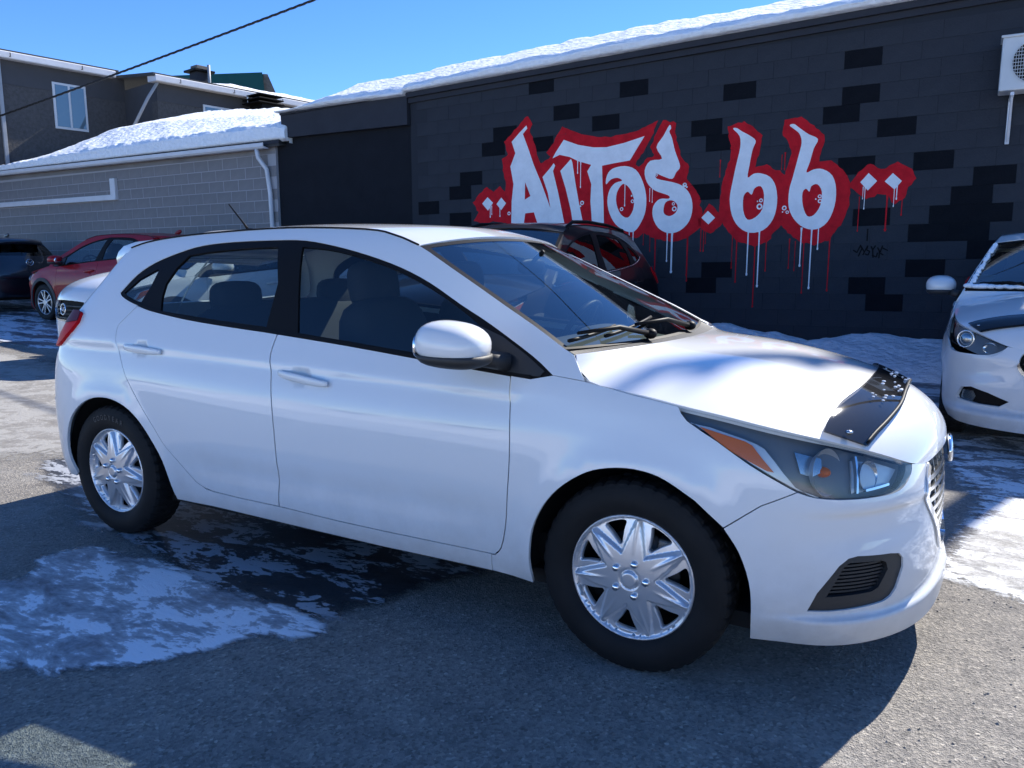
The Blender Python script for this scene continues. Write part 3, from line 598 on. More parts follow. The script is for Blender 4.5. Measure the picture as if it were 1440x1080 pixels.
def ribbon(name, chains, wd, m, parent, out):
    V = []; F = []
    for ch in chains:
        P = np.array(ch)
        for a, b_ in zip(P[:-1], P[1:]):
            d = (b_-a); L = np.hypot(*d)
            if L < 1e-6: continue
            nrm = np.array([-d[1], d[0]])/L*wd/2; i = len(V)
            V += [wl(*(a-nrm), out), wl(*(b_-nrm), out), wl(*(b_+nrm), out), wl(*(a+nrm), out)]; F.append((i, i+1, i+2, i+3))
    o = mobj(name, V, F, m, smooth=False)
    if parent: child(o, parent)
    return o
tag(ribbon('graffiti_tag', TAG, .014, 'spray_black', None, .009), 'small black scrawled tag on the dark wall below the right diamonds', 'graffiti tag')

# ------------------------------------------------------------------ air conditioner on the shop wall
AC = empty('air_conditioner', wl(1.38, 3.03, .2, False)); bpy.context.view_layer.update()
tag(AC, 'off white outdoor air conditioner unit bracketed high on the black wall', 'air conditioner')
b = MB(); b.box(wl(1.38, 3.295, .21, False), (.84, .28, .53), RW.to_3x3(), .018); child(b.obj('casing', 'ac_white'), AC)
b = MB(); b.box(wl(1.38, 3.567, .21, False), (.87, .31, .025), RW.to_3x3(), .008); child(b.obj('top_cover', 'ac_white'), AC)
cxs, czs, R = 1.27, 3.30, .215
V = []; F = []
n = 40
V.append(wl(cxs, czs, .3515, False))
for k in range(n): V.append(wl(cxs+R*math.cos(2*PI*k/n), czs+R*math.sin(2*PI*k/n), .3515, False))
F = [(0, 1+k, 1+(k+1) % n) for k in range(n)]
child(mobj('fan_opening', V, F, 'dark', smooth=False), AC)
b = MB()
for k in range(-6, 7):
    z = k*.034
    if abs(z) < R: hw = math.sqrt(R*R-z*z); b.tube([wl(cxs-hw, czs+z, .358, False), wl(cxs+hw, czs+z, .358, False)], .0035, 5)
for k in range(-9, 10):
    x = k*.0225
    if abs(x) < R: hh = math.sqrt(R*R-x*x); b.tube([wl(cxs+x, czs-hh, .362, False), wl(cxs+x, czs+hh, .362, False)], .0022, 4)
ring = [wl(cxs+R*math.cos(2*PI*k/36), czs+R*math.sin(2*PI*k/36), .358, False) for k in range(37)]
b.tube(ring, .006, 6, False); child(b.obj('fan_grille', 'ac_white'), AC)
for s in (1.085, 1.68):
    b = MB(); b.box(wl(s, 2.99, .19, False), (.035, .40, .035), RW.to_3x3(), .003)
    b.box(wl(s, 2.77, .014, False), (.04, .022, .47), RW.to_3x3(), .003)
    b.tube([wl(s, 2.56, .03, False), wl(s, 2.97, .36, False)], .012, 6); child(b.obj('bracket', 'white_metal'), AC)

# ------------------------------------------------------------------ grey block building
GREY = empty('block_building', wl(-15, 0, 0, False)); bpy.context.view_layer.update()
tag(GREY, 'low grey concrete block building with a white gutter and snow piled roof', 'building')
GB = block_mesh('block', .388, .188, .05, .004, 'grey_block')
gz0 = lambda s: .092+.005*(s+10)
gcells = [(k, m) for k in range(0, 16) for m in range(-30, 1)]
b = MB()
rr = np.random.default_rng(3)
SL2 = Matrix.Rotation(-.005, 4, 'Y')
for k, m in gcells:
    s = -10.115+.4*m-(.2 if k % 2 else 0); z = gz0(s)+.2*k
    L = .388
    if z > 3.2 or s > -9.95: continue
    P = wl(s, z, -.02+rr.uniform(-.002, .003), False)
    if z > 1.35 and s > -20.3 and not (z < 1.75 and s > -14):
        o = bpy.data.objects.new('block', GB); COL.objects.link(o); o.matrix_world = Matrix.Translation(P) @ RW @ SL2; child(o, GREY)
    else: b.box(P, (L, .05, .188), RW.to_3x3(), .004)
o = b.obj('block_courses', 'grey_block'); child(o, GREY); o['kind'] = 'stuff'
wall_slab('wall_core', -23, -9.92, -.3, 3.30, 3.30, -.25, .0025, 'mortar', GREY)
wall_slab('top_course', -23, -9.93, 3.19, 3.33, 3.33, -.1, .006, 'grey_block', GREY)
# gutter, soffit, downspout, conduit
b = MB()
GP = [(0, 0), (.10, .0), (.125, .03), (.125, .09), (.115, .09), (.112, .035), (.0, .012)]
V = []; F = []
for s in (-23, -9.99):
    for o_, z_ in GP: V.append(wl(s, 3.275+z_+(.0 if s < -15 else -.01), .10+o_, False))
n = len(GP)
F = [(i, (i+1) % n, (i+1) % n+n, i+n) for i in range(n)]+[tuple(range(n-1, -1, -1)), tuple(range(n, 2*n))]
child(mobj('gutter', V, F, 'white_metal', smooth=False), GREY)
wall_slab('soffit', -23, -9.72, 3.335, 3.40, 3.40, -.2, .115, 'fascia', GREY)
b = MB(); b.tube([wl(-10.22, 3.27, .16, False), wl(-10.2, 3.12, .15, False), wl(-10.1, 2.92, .06, False), wl(-10.04, 2.5, .055, False), wl(-9.99, .2, .055, False)], .04, 8)
child(b.obj('downspout', 'white_metal', smooth=True), GREY)
b = MB(); b.box(wl(-18.6, 2.625, .035, False), (8.1, .07, .11), RW.to_3x3(), .008); b.box(wl(-14.62, 2.79, .035, False), (.17, .072, .43), RW.to_3x3(), .008)
child(b.obj('conduit', 'white_metal'), GREY)
V = [wl(-23, 3.36, .1, False), wl(-9.72, 3.36, .1, False), wl(-9.72, 3.95, -3.2, False), wl(-23, 3.95, -3.2, False)]
child(mobj('roof', V+[v-Vector((0, 0, .06)) for v in V], [(0, 1, 2, 3), (7, 6, 5, 4), (0, 4, 5, 1), (1, 5, 6, 2), (2, 6, 7, 3), (3, 7, 4, 0)], 'roof_felt', smooth=False), GREY)
# ridge of the snow follows the photographed drift
SK = [(-23, 0.02, .05), (-20.2, .03, .05), (-19.6, .10, .20), (-18.6, .16, .62), (-17.4, .22, .98), (-16.2, .26, 1.22), (-15.2, .28, 1.22), (-14, .30, 1.12), (-12.6, .32, .98), (-11.4, .34, .86), (-10.3, .34, .72), (-9.55, .33, .60)]
def greysnow(u, v):
    s = -20.4+10.85*u
    lip = np.interp(s, [a[0] for a in SK], [a[1] for a in SK]); rg = np.interp(s, [a[0] for a in SK], [a[2] for a in SK])
    pv = [0, .06, .14, .25, .6, 1.]
    out = np.interp(v, pv, [.03, .13, .13, .02, -1.2, -2.9])
    zt = np.stack([0*lip, lip*.15, lip*.75, lip, lip+(rg)*.55, lip+rg], 1)
    z = np.array([np.interp(a, pv, zz) for a, zz in zip(v, zt)])+3.375
    e = np.clip((v-.08)/.1, 0, 1)
    z += e*(.02*noise2(s*2, v*4, 21)+.012*noise2(s*9, v*20, 22)+.014*noise2(s*17, v*34, 23))*np.clip(lip/.2, .2, 1)
    # rounded right end
    er = np.clip((-9.55-s)/.25, 0, 1)**.5; z = 3.375+(z-3.375)*(.72+.28*er)
    px = WN.x*(WD-out)+WT.x*s; py = WN.y*(WD-out)+WT.y*s
    return np.stack([px, py, z], 1)
strip('roof_snow', greysnow, 380, 70, 'roof_snow', 'sunlit snow drift piled on the low roof of the grey block building', 'snow')
# closing face of the drift at its right end
V = [tuple(p) for p in greysnow(np.ones(70), np.linspace(0, 1, 70))]
base = wl(-9.55, 3.34, -2.9, False); V += [tuple(base), tuple(wl(-9.55, 3.34, .03, False))]
tag(mobj('roof_snow', V, [tuple(range(len(V)))], 'roof_snow', smooth=False), 'cut end of the snow drift beside the black fascia', 'snow', kind='stuff')

# ------------------------------------------------------------------ two storey house behind
HD = Vector((.165, .986, 0)).normalized(); HN = Vector((.986, -.165, 0)).normalized()
HO = Vector((-20.3, 9.2, 0)); HR = Vector((-18.12, 11.2, 0))
HOUSE = empty('house', (-21, 12, 0)); bpy.context.view_layer.update()
tag(HOUSE, 'dark stucco two storey house with white eaves behind the snowy grey roof', 'house')
HROT = Matrix(((HD.x, HN.x*-1, 0), (HD.y, HN.y*-1, 0), (0, 0, 1)))
def hp(base, a, o, z): return base+HD*a+HN*o+Vector((0, 0, z))
def hbox(name, base, a0, a1, o0, o1, z0, z1, m, bev=0):
    b = MB(); c = hp(base, (a0+a1)/2, (o0+o1)/2, (z0+z1)/2)
    b.box(c, (a1-a0, abs(o1-o0), z1-z0), HROT, bev); o = b.obj(name, m); child(o, HOUSE); return o
hbox('wall', HO, -6, 2.35, -.3, 0, 2.6, 5.74, 'stucco'); hbox('upper_band', HO, -6, 2.35, -.3, .012, 5.74, 6.36, 'stucco_flat')
hbox('wall', HR, 0, 7.5, -.3, 0, 2.6, 5.56, 'stucco'); hbox('upper_band', HR, 0, 7.5, -.3, .012, 5.56, 6.06, 'stucco_flat')
hbox('return_wall', HR, 0, .25, -2.2, -.30, 2.6, 6.06, 'stucco_flat')
hbox('corner_post', HO, -.83, -.74, 0, .07, 3.5, 6.3, 'grey_metal', .01)
def house_window(base, a0, a1, z0, z1, split):
    o = hbox('window', base, a0-.06, a1+.06, .0, .03, z0-.06, z1+.06, 'frame_white', .005)
    p1 = hbox('pane', base, a0, a0+(a1-a0)*split-.03, .02, .042, z0, z1, 'pane'); p2 = hbox('pane', base, a0+(a1-a0)*split+.03, a1, .02, .042, z0, z1, 'pane')
    for p in (p1, p2):
        mw = p.matrix_world.copy(); p.parent = o; p.matrix_parent_inverse = Matrix.Identity(4)
        p.matrix_parent_inverse = o.matrix_world.inverted()
house_window(HO, .50, 1.22, 4.86, 5.92, .48)
house_window(HR, 1.36, 2.32, 4.75, 5.6, .52)
def eave(base, a0, a1, zb):
    V = []; prof = [(-.15, 0), (.28, -.02), (.30, 0), (.30, .13), (.27, .15), (.18, .19), (-.15, .2)]
    for a in (a0, a1):
        for o_, z_ in prof: V.append(hp(base, a, o_, zb+z_))
    n = len(prof); F = [(i, i+n, (i+1) % n+n, (i+1) % n) for i in range(n)]+[tuple(range(n)), tuple(range(2*n-1, n-1, -1))]
    child(mobj('gutter', V, F, 'white_metal', smooth=False), HOUSE)
eave(HO, -6.2, 2.0, 6.33); eave(HR, -.15, 7.7, 6.03)
V = [hp(HO, -6.3, .26, 6.52), hp(HO, 2.1, .26, 6.52), hp(HO, 2.1, -6, 7.3), hp(HO, -6.3, -6, 7.3)]
child(mobj('roof', V+[v-Vector((0, 0, .08)) for v in V], [(0, 1, 2, 3), (7, 6, 5, 4), (0, 4, 5, 1), (1, 5, 6, 2), (2, 6, 7, 3), (3, 7, 4, 0)], 'roof_felt', smooth=False), HOUSE)
V = [hp(HR, -.2, .26, 6.22), hp(HR, 7.7, .26, 6.22), hp(HR, 7.7, -5, 6.75), hp(HR, -.2, -5, 6.75)]
child(mobj('roof', V+[v-Vector((0, 0, .08)) for v in V], [(0, 1, 2, 3), (7, 6, 5, 4), (0, 4, 5, 1), (1, 5, 6, 2), (2, 6, 7, 3), (3, 7, 4, 0)], 'roof_felt', smooth=False), HOUSE)
b = MB(); b.tube([(-18.0, 11.22, 6.1), (-18.15, 10.95, 5.6), (-18.25, 10.5, 4.75)], .045, 6); child(b.obj('downspout', 'grey_metal', smooth=True), HOUSE)
b = MB()
for a in (-4.5, -2.5, -.6, 1.1): b.tube([hp(HO, a, .305, 6.36), hp(HO, a, .36, 6.34), hp(HO, a, .36, 6.44)], .012, 5)
for a in (.5, 2.1, 3.7): b.tube([hp(HR, a, .305, 6.06), hp(HR, a, .36, 6.04), hp(HR, a, .36, 6.14)], .012, 5)
child(b.obj('gutter_hooks', 'wire'), HOUSE)
b = MB(); b.tube([hp(HR, 2.55, .29, 6.05), hp(HR, 2.55, .29, 5.82)], [.035, .004], 7); b.tube([hp(HR, 2.9, .29, 6.05), hp(HR, 2.9, .29, 5.92)], [.02, .003], 6); child(b.obj('icicle', 'snow_bit', smooth=True), HOUSE)
def hsnow(u, v):
    a = 1.3+5.9*u; out = .22-.9*v
    z = 6.23+.12*np.sin(np.pi*np.clip(v*1.2, 0, 1))*np.clip(u*6, 0, 1)+.03*noise2(a*4, v*5, 31)*np.clip(v*5, 0, 1)+.09*v
    P = np.array([tuple(hp(HR, aa, oo, zz)) for aa, oo, zz in zip(a, out, z)]); return P
strip('roof_snow', hsnow, 80, 14, 'snow', 'thin snow ridge on the right eave of the dark stucco house', 'snow')
# the roof vent, in front of the right part
VENT = empty('roof_vent', (-17.1, 13.97, 5.2)); bpy.context.view_layer.update(); tag(VENT, 'dark louvred roof vent standing in the snow by the stucco house', 'roof vent')
b = MB(); b.box((-17.12, 13.98, 5.55), (.5, .62, .55), HROT, .01); child(b.obj('duct', 'trim'), VENT)
for i, z in enumerate((5.82, 5.93, 6.04)):
    b = MB(); b.box((-17.12, 13.98, z), (.86-.04*i, .86, .035), HROT, .008); child(b.obj('louvre', 'trim'), VENT)
# chimney, dormer
CH = empty('chimney', (-21.55, 15.45, 6.4)); bpy.context.view_layer.update(); tag(CH, 'dark metal clad chimney rising behind the white eave of the house', 'chimney')
b = MB(); b.box((-21.55, 15.45, 6.95), (.46, .46, 1.1), HROT, .02); child(b.obj('stack', 'fascia'), CH)
b = MB(); b.box((-21.55, 15.45, 7.53), (.72, .72, .07), HROT, .01); child(b.obj('cap', 'trim'), CH)
b = MB(); b.box((-21.55, 15.45, 7.63), (.40, .40, .16), HROT, .02); child(b.obj('flue', 'stone'), CH)
b = MB(); b.tube([(-21.15, 15.5, 6.6), (-21.15, 15.5, 7.72)], .05, 7); child(b.obj('pipe', 'grey_metal', smooth=True), CH)
DM = empty('green_roofed_house', (-24.3, 20, 6)); bpy.context.view_layer.update(); tag(DM, 'far house with a green metal roof and masonry gable above the white eave', 'house')
A0 = Vector((-26.4, 17.5, 8.35)); A1 = Vector((-24.22, 20.73, 8.89)); dn = Vector((.62, -.42, -1.6)); bk = Vector((-.9, 1.0, -1.6))
d = (A1-A0).normalized()
V = [A0, A1, A1+dn, A0+dn, A0+bk, A1+bk]
child(mobj('roof', V+[v-Vector((0, 0, .07)) for v in V], [(3, 2, 1, 0), (0, 1, 5, 4), (9, 6, 7, 8), (6, 10, 11, 7), (2, 3, 9, 8), (1, 2, 8, 7), (5, 1, 7, 11)], 'green_roof', smooth=False), DM)
G1 = A1+Vector((.02, .03, -.06)); V = [G1, G1+Vector((-.05, .05, -1.5)), G1+Vector((.55, .55, -1.5)), G1+Vector((.12, .12, 0))]
V2_ = [v+Vector((-.3, .1, 0)) for v in V]
child(mobj('gable', V+V2_, [(0, 1, 2, 3), (7, 6, 5, 4), (0, 4, 5, 1), (3, 2, 6, 7), (0, 3, 7, 4)], 'stone', smooth=False), DM)

# ------------------------------------------------------------------ utility pole and the cable from it
POLE = empty('utility_pole', (3.45, 9.9, 0)); bpy.context.view_layer.update(); tag(POLE, 'timber utility pole with a crossarm behind the right end of the black shop', 'utility pole')
b = MB(); b.tube([(3.45, 9.9, -.3), (3.45, 9.9, 9.3)], [.16, .115], 14); child(b.obj('post', 'timber', smooth=True), POLE)
b = MB(); cdir = Vector((.64, .8, 0)).normalized(); cc = Vector((3.12, 9.16, 8.95))
b.box(cc, (1.15, .075, .08), Matrix(((cdir.x, -cdir.y, 0), (cdir.y, cdir.x, 0), (0, 0, 1))), .01); child(b.obj('crossarm', 'timber'), POLE)
b = MB()
for k in (-.5, -.2, .25): b.lathe([(.012, 9.02), (.05, 9.05), (.035, 9.1), (.05, 9.13), (.02, 9.18), (0, 9.18)], 10, 'z', (cc.x+cdir.x*k, cc.y+cdir.y*k, 0))
child(b.obj('insulators', 'grey_metal', smooth=True), POLE)
def cable(name, A, B, sag, r, label, twist=0):
    b = MB(); n = 70
    for q in range(3 if twist else 1):
        pts = []
        for i in range(n*(3 if twist else 1)+1):
            t = i/(n*(3 if twist else 1)); P = Vector(A).lerp(Vector(B), t); P.z -= sag*4*t*(1-t)
            if twist:
                a = t*twist*2*PI+q*2*PI/3; P += Vector((.25*math.cos(a), math.cos(a)*.3, math.sin(a)))*r*.9
            pts.append(P)
        b.tube(pts, r*(.62 if twist else 1), 5)
    tag(b.obj(name, 'wire', smooth=True), label, 'cable')
cable('power_cable', (3.4, 9.75, 8.35), (-20.5, 7.75, 4.62), .12, .019, 'twisted black power cable sagging across the blue sky to the left', 38)
def nspl(x,Y):
    """natural cubic spline second derivs along axis0"""
    x=np.asarray(x,float);Y=np.asarray(Y,float);n=len(x);h=np.diff(x)
    A=np.eye(n);R=np.zeros_like(Y)
    for i in range(1,n-1):
        A[i,i-1]=h[i-1];A[i,i]=2*(h[i-1]+h[i]);A[i,i+1]=h[i]
        R[i]=6*((Y[i+1]-Y[i])/h[i]-(Y[i]-Y[i-1])/h[i-1])
    return np.linalg.solve(A,R.reshape(n,-1)).reshape(Y.shape)
def basis(x,q):
    """weights matrix B (len(q) x n) so that spline(q)=B@Y"""
    n=len(x);M=nspl(x,np.eye(n));x=np.asarray(x,float);q=np.asarray(q,float)
    i=np.clip(np.searchsorted(x,q)-1,0,n-2);h=x[i+1]-x[i]
    a=(x[i+1]-q)/h;b=1-a
    lo=q<x[0];hi=q>x[-1]
    I=np.eye(n)
    B=a[:,None]*I[i]+b[:,None]*I[i+1]+(((a**3-a)[:,None]*M[i]+(b**3-b)[:,None]*M[i+1])*(h**2)[:,None]/6)
    # linear extrapolation
    for msk,j0,j1,e in((lo,0,1,0),(hi,n-2,n-1,1)):
        if msk.any():
            hh=x[j1]-x[j0]
            sl=(I[j1]-I[j0])/hh
            sl=sl+(-(hh/6)*(2*M[j0]+M[j1]) if e==0 else (hh/6)*(M[j0]+2*M[j1]))
            x0=x[j0] if e==0 else x[j1]
            B[msk]=(I[j0] if e==0 else I[j1])+(q[msk]-x0)[:,None]*sl
    return B
ZL=[.16,.26,.40,.55,.70,.82,.92,1.02,1.15,1.28,1.38,1.46]
# stations: s, then rows of x offset per level (from station x) and half width y per level
ST=[
 (-3.988,-3.315,[.05,.02,0,-.005,0,.04,.09,.16,.27,.42,.55,.66],[0]*12),
 (-3.484,-3.255,[.05,.02,0,0,.005,.04,.09,.16,.27,.42,.55,.66],[.47,.485,.495,.505,.505,.495,.485,.47,.435,.40,.37,.34]),
 (-3.157,-3.105,[.04,.015,0,0,.0,.02,.06,.12,.21,.33,.43,.52],[.72,.755,.775,.783,.778,.765,.745,.71,.635,.555,.495,.44]),
 (-2.95,-2.95,[0,0,0,0,0,0,.02,.05,.11,.17,.23,.29],[.78,.83,.848,.852,.846,.833,.812,.775,.702,.614,.54,.465]),
 (-2.58,-2.58,[0]*12,[.80,.845,.862,.866,.864,.854,.832,.795,.725,.640,.562,.485]),
 (-2.0,-2.0,[0]*12,[.79,.838,.858,.865,.863,.850,.818,.777,.715,.645,.573,.495]),
 (-1.2,-1.2,[0]*12,[.79,.838,.858,.865,.862,.846,.810,.770,.710,.645,.580,.505]),
 (-.6,-.6,[0]*12,[.79,.838,.858,.865,.862,.845,.806,.765,.705,.640,.575,.50]),
 (0,0,[0]*12,[.80,.848,.862,.866,.860,.840,.800,.75,.69,.62,.56,.49]),
 (.3,.3,[0]*12,[.775,.825,.838,.845,.840,.808,.755,.70,.63,.56,.5,.43]),
 (.527,.52,[0,0.005,0,0,0,-.03,-.06,-.1,-.2,-.3,-.38,-.44],[.71,.768,.782,.787,.777,.735,.68,.62,.55,.48,.42,.36]),
 (.743,.68,[-.01,0.005,0.005,0,-.01,-.06,-.12,-.2,-.3,-.42,-.5,-.56],[.57,.625,.645,.645,.615,.56,.51,.46,.40,.34,.29,.25]),
 (1.003,.785,[-.012,0.0,0.01,0.01,-.015,-.09,-.2,-.3,-.4,-.5,-.6,-.7],[.365,.395,.405,.40,.37,.32,.29,.26,.23,.2,.17,.15]),
 (1.406,.83,[-.004,0.003,0.013,0.01,-.018,-.1,-.22,-.32,-.44,-.55,-.65,-.75],[0]*12),
]
SS=[a[0] for a in ST]
TX=np.array([[a[1]+d for d in a[2]] for a in ST]);TY=np.array([a[3] for a in ST],float)
def S(s,z):
    """near side body surface; returns Nx3"""
    s=np.atleast_1d(np.asarray(s,float));z=np.atleast_1d(np.asarray(z,float))
    Bs=basis(SS,s);Bz=basis(ZL,z)
    x=np.einsum('ni,ij,nj->n',Bs,TX,Bz);y=np.einsum('ni,ij,nj->n',Bs,TY,Bz)
    return np.stack([x,-y,z],1)

class Loft:
    """edge curve E(t) (near side, y<0) to centre curve C(t); r 0..2 (2 = far edge)"""
    def __init__(self,E,C,px=2.,pz=2.):
        self.E=np.array(E,float);self.C=np.array(C,float);n=len(E);self.T=np.linspace(0,1,n);self.px=px;self.pz=pz
    def __call__(self,t,r):
        t=np.atleast_1d(np.asarray(t,float));r=np.atleast_1d(np.asarray(r,float))
        B=basis(self.T,t);E=B@self.E;C=B@self.C
        q=np.abs(1-r)
        g=1-q**self.px;h=1-q**self.pz
        return np.stack([E[:,0]+(C[:,0]-E[:,0])*g,E[:,1]*(1-r),E[:,2]+(C[:,1]-E[:,2])*h],1)
# ------------------------------------------------------------------ car bodies
def disp(s, z):
    """pressed lines of the flank: shoulder crease, scooped lower door, flared arches"""
    zc = .868-.028*(s+1.2)
    win = 1/(1+np.exp(-(s+2.95)/.06))/(1+np.exp((s-.05)/.10))
    d = .0060*np.tanh((z-zc)/.017)*win*np.exp(-((z-zc)/.13)**2)
    zl = .44+.015*(s+.5)
    wl_ = 1/(1+np.exp(-(s+2.05)/.10))/(1+np.exp((s+.48)/.06))
    d = d-.010*np.exp(-((z-zl)/.055)**2)*wl_
    sw = lambda a, b_: 1/(1+np.exp(-(s-a)/.05))/(1+np.exp((s-b_)/.06))
    q = np.clip((.286-z)/.022, 0, 1); d = d+.026*q*q*(3-2*q)*sw(.50, 1.9)
    d = d+.010*np.tanh((z-.585)/.010)*np.exp(-((z-.585)/.06)**2)*sw(.56, .95)
    zq = .50+.05*(s-.5); d = d-.012*np.exp(-((z-zq)/.045)**2)*sw(.55, .95)
    for hs, hz in ((-2.335, .903), (-1.362, .845)):
        q = np.hypot((s-hs)/.052, (z-hz)/.040); d = d-.013*np.clip(1-q*q, 0, 1)**1.0
    for cx in (.012, -2.58):
        r = np.hypot(s-cx, z-.31); d = d+.011*np.exp(-np.clip(r-.36, 0, 9)**2/.055**2)*(z > .12)
    return d
def SF(s, z):
    P = S(s, z); s = np.atleast_1d(s); z = np.atleast_1d(z)
    d = disp(s, z); a = np.clip((s-.30)/1.1, 0, 1)*PI/2-np.clip((-2.95-s)/1.04, 0, 1)*PI/2
    P[:, 0] += d*np.sin(a); P[:, 1] -= d*np.cos(a); return P
def normal_of(F, u, v, flip, e=1.5e-3):
    du = F(u+e, v)-F(u-e, v); dv = F(u, v+e)-F(u, v-e); n = np.cross(du, dv)
    n /= np.linalg.norm(n, axis=1)[:, None]+1e-12
    return -n if flip else n
def panel(name, poly, F, m, car, parent=None, off=0., rim=.012, gap=.0015, holes=(), su=.045, sv=.045, flip=False, both=True, hgap=0., label=None):
    P = np.array(poly, float)
    sc_ = np.array([su, sv])
    if area(P) < 0: P = P[::-1]
    P = resample(P/sc_, 1.)*sc_
    P = inset(P, gap) if gap else P
    H = []
    for h in holes:
        h = np.array(h, float)
        if area(h) < 0: h = h[::-1]
        h = resample(h/sc_, 1.)*sc_
        if hgap: h = inset(h, -hgap)
        H.append(h[::-1])
    V2, T, loops = cdt(P/sc_, [h/sc_ for h in H], 1.); V2 = V2*sc_
    Q = F(V2[:, 0], V2[:, 1]); n = normal_of(F, V2[:, 0], V2[:, 1], flip)
    if flip: T = T[:, ::-1]
    V = Q+n*off; NN = n; FF = [tuple(t) for t in T]
    if rim:
        for L in loops:
            L = np.array(L); p = V[L]; nn = n[L]; tg = np.roll(p, -1, 0)-np.roll(p, 1, 0)
            o_ = np.cross(tg, nn); o_ /= np.linalg.norm(o_, axis=1)[:, None]+1e-12
            if flip: o_ = -o_
            b0 = len(V); k = len(L)
            V = np.vstack([V, p, p-nn*rim]); NN = np.vstack([NN, o_, o_])
            for i in range(k):
                j = (i+1) % k
                f = (b0+j, b0+i, b0+k+i, b0+k+j)
                FF.append(f if not flip else f[::-1])
    V = V*car['scale']; NN = NN/car['scale']; NN /= np.linalg.norm(NN, axis=1)[:, None]+1e-12
    if car.get('warp'): V = car['warp'](V)
    par0 = parent[0] if isinstance(parent, (list, tuple)) else parent
    out = [mobj(name, V, FF, m, par0 or car['root'], NN)]
    if both:
        Vm = V*[1, -1, 1]; Nm = NN*[1, -1, 1]
        par = parent
        if isinstance(parent, (list, tuple)): par = parent[1]
        out.append(mobj(name, Vm, [f[::-1] for f in FF], m, par or car['root'], Nm))
    if label:
        for o in out: o['label'] = label
    return out
def sval(x, z):
    s = x
    for _ in range(12): s = s-(S(s, z)[0, 0]-x)
    return s
DT = [(-2.599, 1.144), (-2.534, 1.226), (-2.436, 1.284), (-2.293, 1.331), (-2.165, 1.36), (-1.985, 1.374), (-1.723, 1.378), (-1.558, 1.374), (-1.379, 1.35), (-1.189, 1.312), (-1.015, 1.265), (-.866, 1.21), (-.706, 1.136), (-.554, 1.071), (-.368, .979), (-.283, .926)]
DBt = [(-2.599, 1.144), (-2.575, 1.128), (-2.50, 1.105), (-2.431, 1.089), (-2.342, 1.071), (-2.114, 1.042), (-1.849, 1.021), (-1.601, 1.006), (-1.427, .994), (-1.167, .975), (-.855, .948), (-.638, .929), (-.437, .914), (-.36, .910), (-.30, .916), (-.283, .926)]
RD = [(-2.431, 1.089), (-2.49, 1.03), (-2.518, .992), (-2.506, .928), (-2.442, .802), (-2.396, .741), (-2.341, .678), (-2.238, .562), (-2.177, .488), (-2.098, .42), (-2.005, .353), (-1.95, .327), (-1.881, .314)]
BG = [(-1.53, 1.001), (-1.537, .924), (-1.516, .83), (-1.499, .718), (-1.485, .569), (-1.487, .43), (-1.494, .309)]
FDF = [(-.437, .914), (-.426, .825), (-.418, .658), (-.426, .513), (-.438, .396), (-.455, .33), (-.482, .30)]
FA = [(-.338, .226), (-.342, .30), (-.340, .347), (-.328, .424), (-.29, .505), (-.235, .573), (-.161, .628), (-.095, .656), (-.01, .669), (.07, .662), (.131, .639), (.202, .598), (.281, .53), (.327, .459), (.357, .372), (.364, .287), (.357, .176)]
RA = [(-2.152, .236), (-2.168, .338), (-2.213, .449), (-2.295, .556), (-2.386, .626), (-2.484, .661), (-2.573, .669), (-2.665, .655), (-2.754, .612), (-2.829, .545), (-2.878, .455), (-2.885, .365), (-2.835, .27)]
HLlow = [(.124, .862), (.155, .824), (.251, .773), (.345, .716), (.411, .68), (.471, .649), (.518, .636), (.581, .63), (.677, .628), (.773, .629), (.830, .640), (.875, .668), (.891, .691)]
HLtop = [(.891, .691), (.738, .737), (.551, .788), (.389, .819), (.239, .844), (.124, .862)]
HOODE = [(-.223, .991), (-.169, .915), (-.013, .886), (.125, .862), (.239, .844), (.389, .819), (.551, .788), (.738, .737), (.891, .691), (1.001, .676)]
WSE = [(-.259, 1.008), (-.387, 1.077), (-.582, 1.167), (-.795, 1.266), (-.96, 1.346)]
RFX = [(-.96, 1.346), (-1.09, 1.385), (-1.254, 1.412), (-1.7, 1.428), (-2.2, 1.414), (-2.55, 1.386)]
RFE = [(sval(x, z), z) for x, z in RFX]+[(-2.775, 1.352)]
QR = [(-3.05, 1.0), (-2.99, 1.035), (-2.868, 1.097), (-2.83, 1.173), (-2.80, 1.225), (-2.787, 1.257), (-2.777, 1.308), (-2.775, 1.352)]
GRL2 = [(1.0, .676), (.985, .64), (.985, .60), (1.01, .555), (1.07, .515), (1.16, .495), (1.406, .49)]
GRL1 = [(1.001, .676), (.972, .645), (.964, .60), (.966, .575), (.996, .54), (1.036, .499), (1.085, .45), (1.14, .40), (1.24, .345), (1.406, .33)]
FOG = [(.514, .297), (.542, .353), (.606, .432), (.635, .452), (.665, .457), (.787, .449), (.825, .442), (.845, .425), (.848, .396), (.818, .334), (.795, .314), (.764, .304), (.66, .299), (.578, .296)]
FOGI = [(.57, .338), (.628, .430), (.645, .437), (.755, .432), (.775, .423), (.783, .40), (.745, .350), (.72, .342)]
Eh = [S(*a)[0] for a in HOODE]
HOOD = Loft(Eh, [(-.06, 1.0), (.02, .998), (.17, .985), (.30, .966), (.41, .943), (.55, .905), (.66, .862), (.755, .807), (.812, .742), (.826, .69)], 2, 2.2)
WS = Loft([S(*a)[0] for a in WSE], [(-.13, 1.0), (-.30, 1.095), (-.50, 1.20), (-.70, 1.30), (-.88, 1.388)], 2, 2.2)
ROOF = Loft([S(*a)[0] for a in RFE], [(-.875, 1.392), (-1.02, 1.428), (-1.22, 1.447), (-1.7, 1.463), (-2.2, 1.450), (-2.58, 1.415), (-2.86, 1.375)], 2, 2.4)
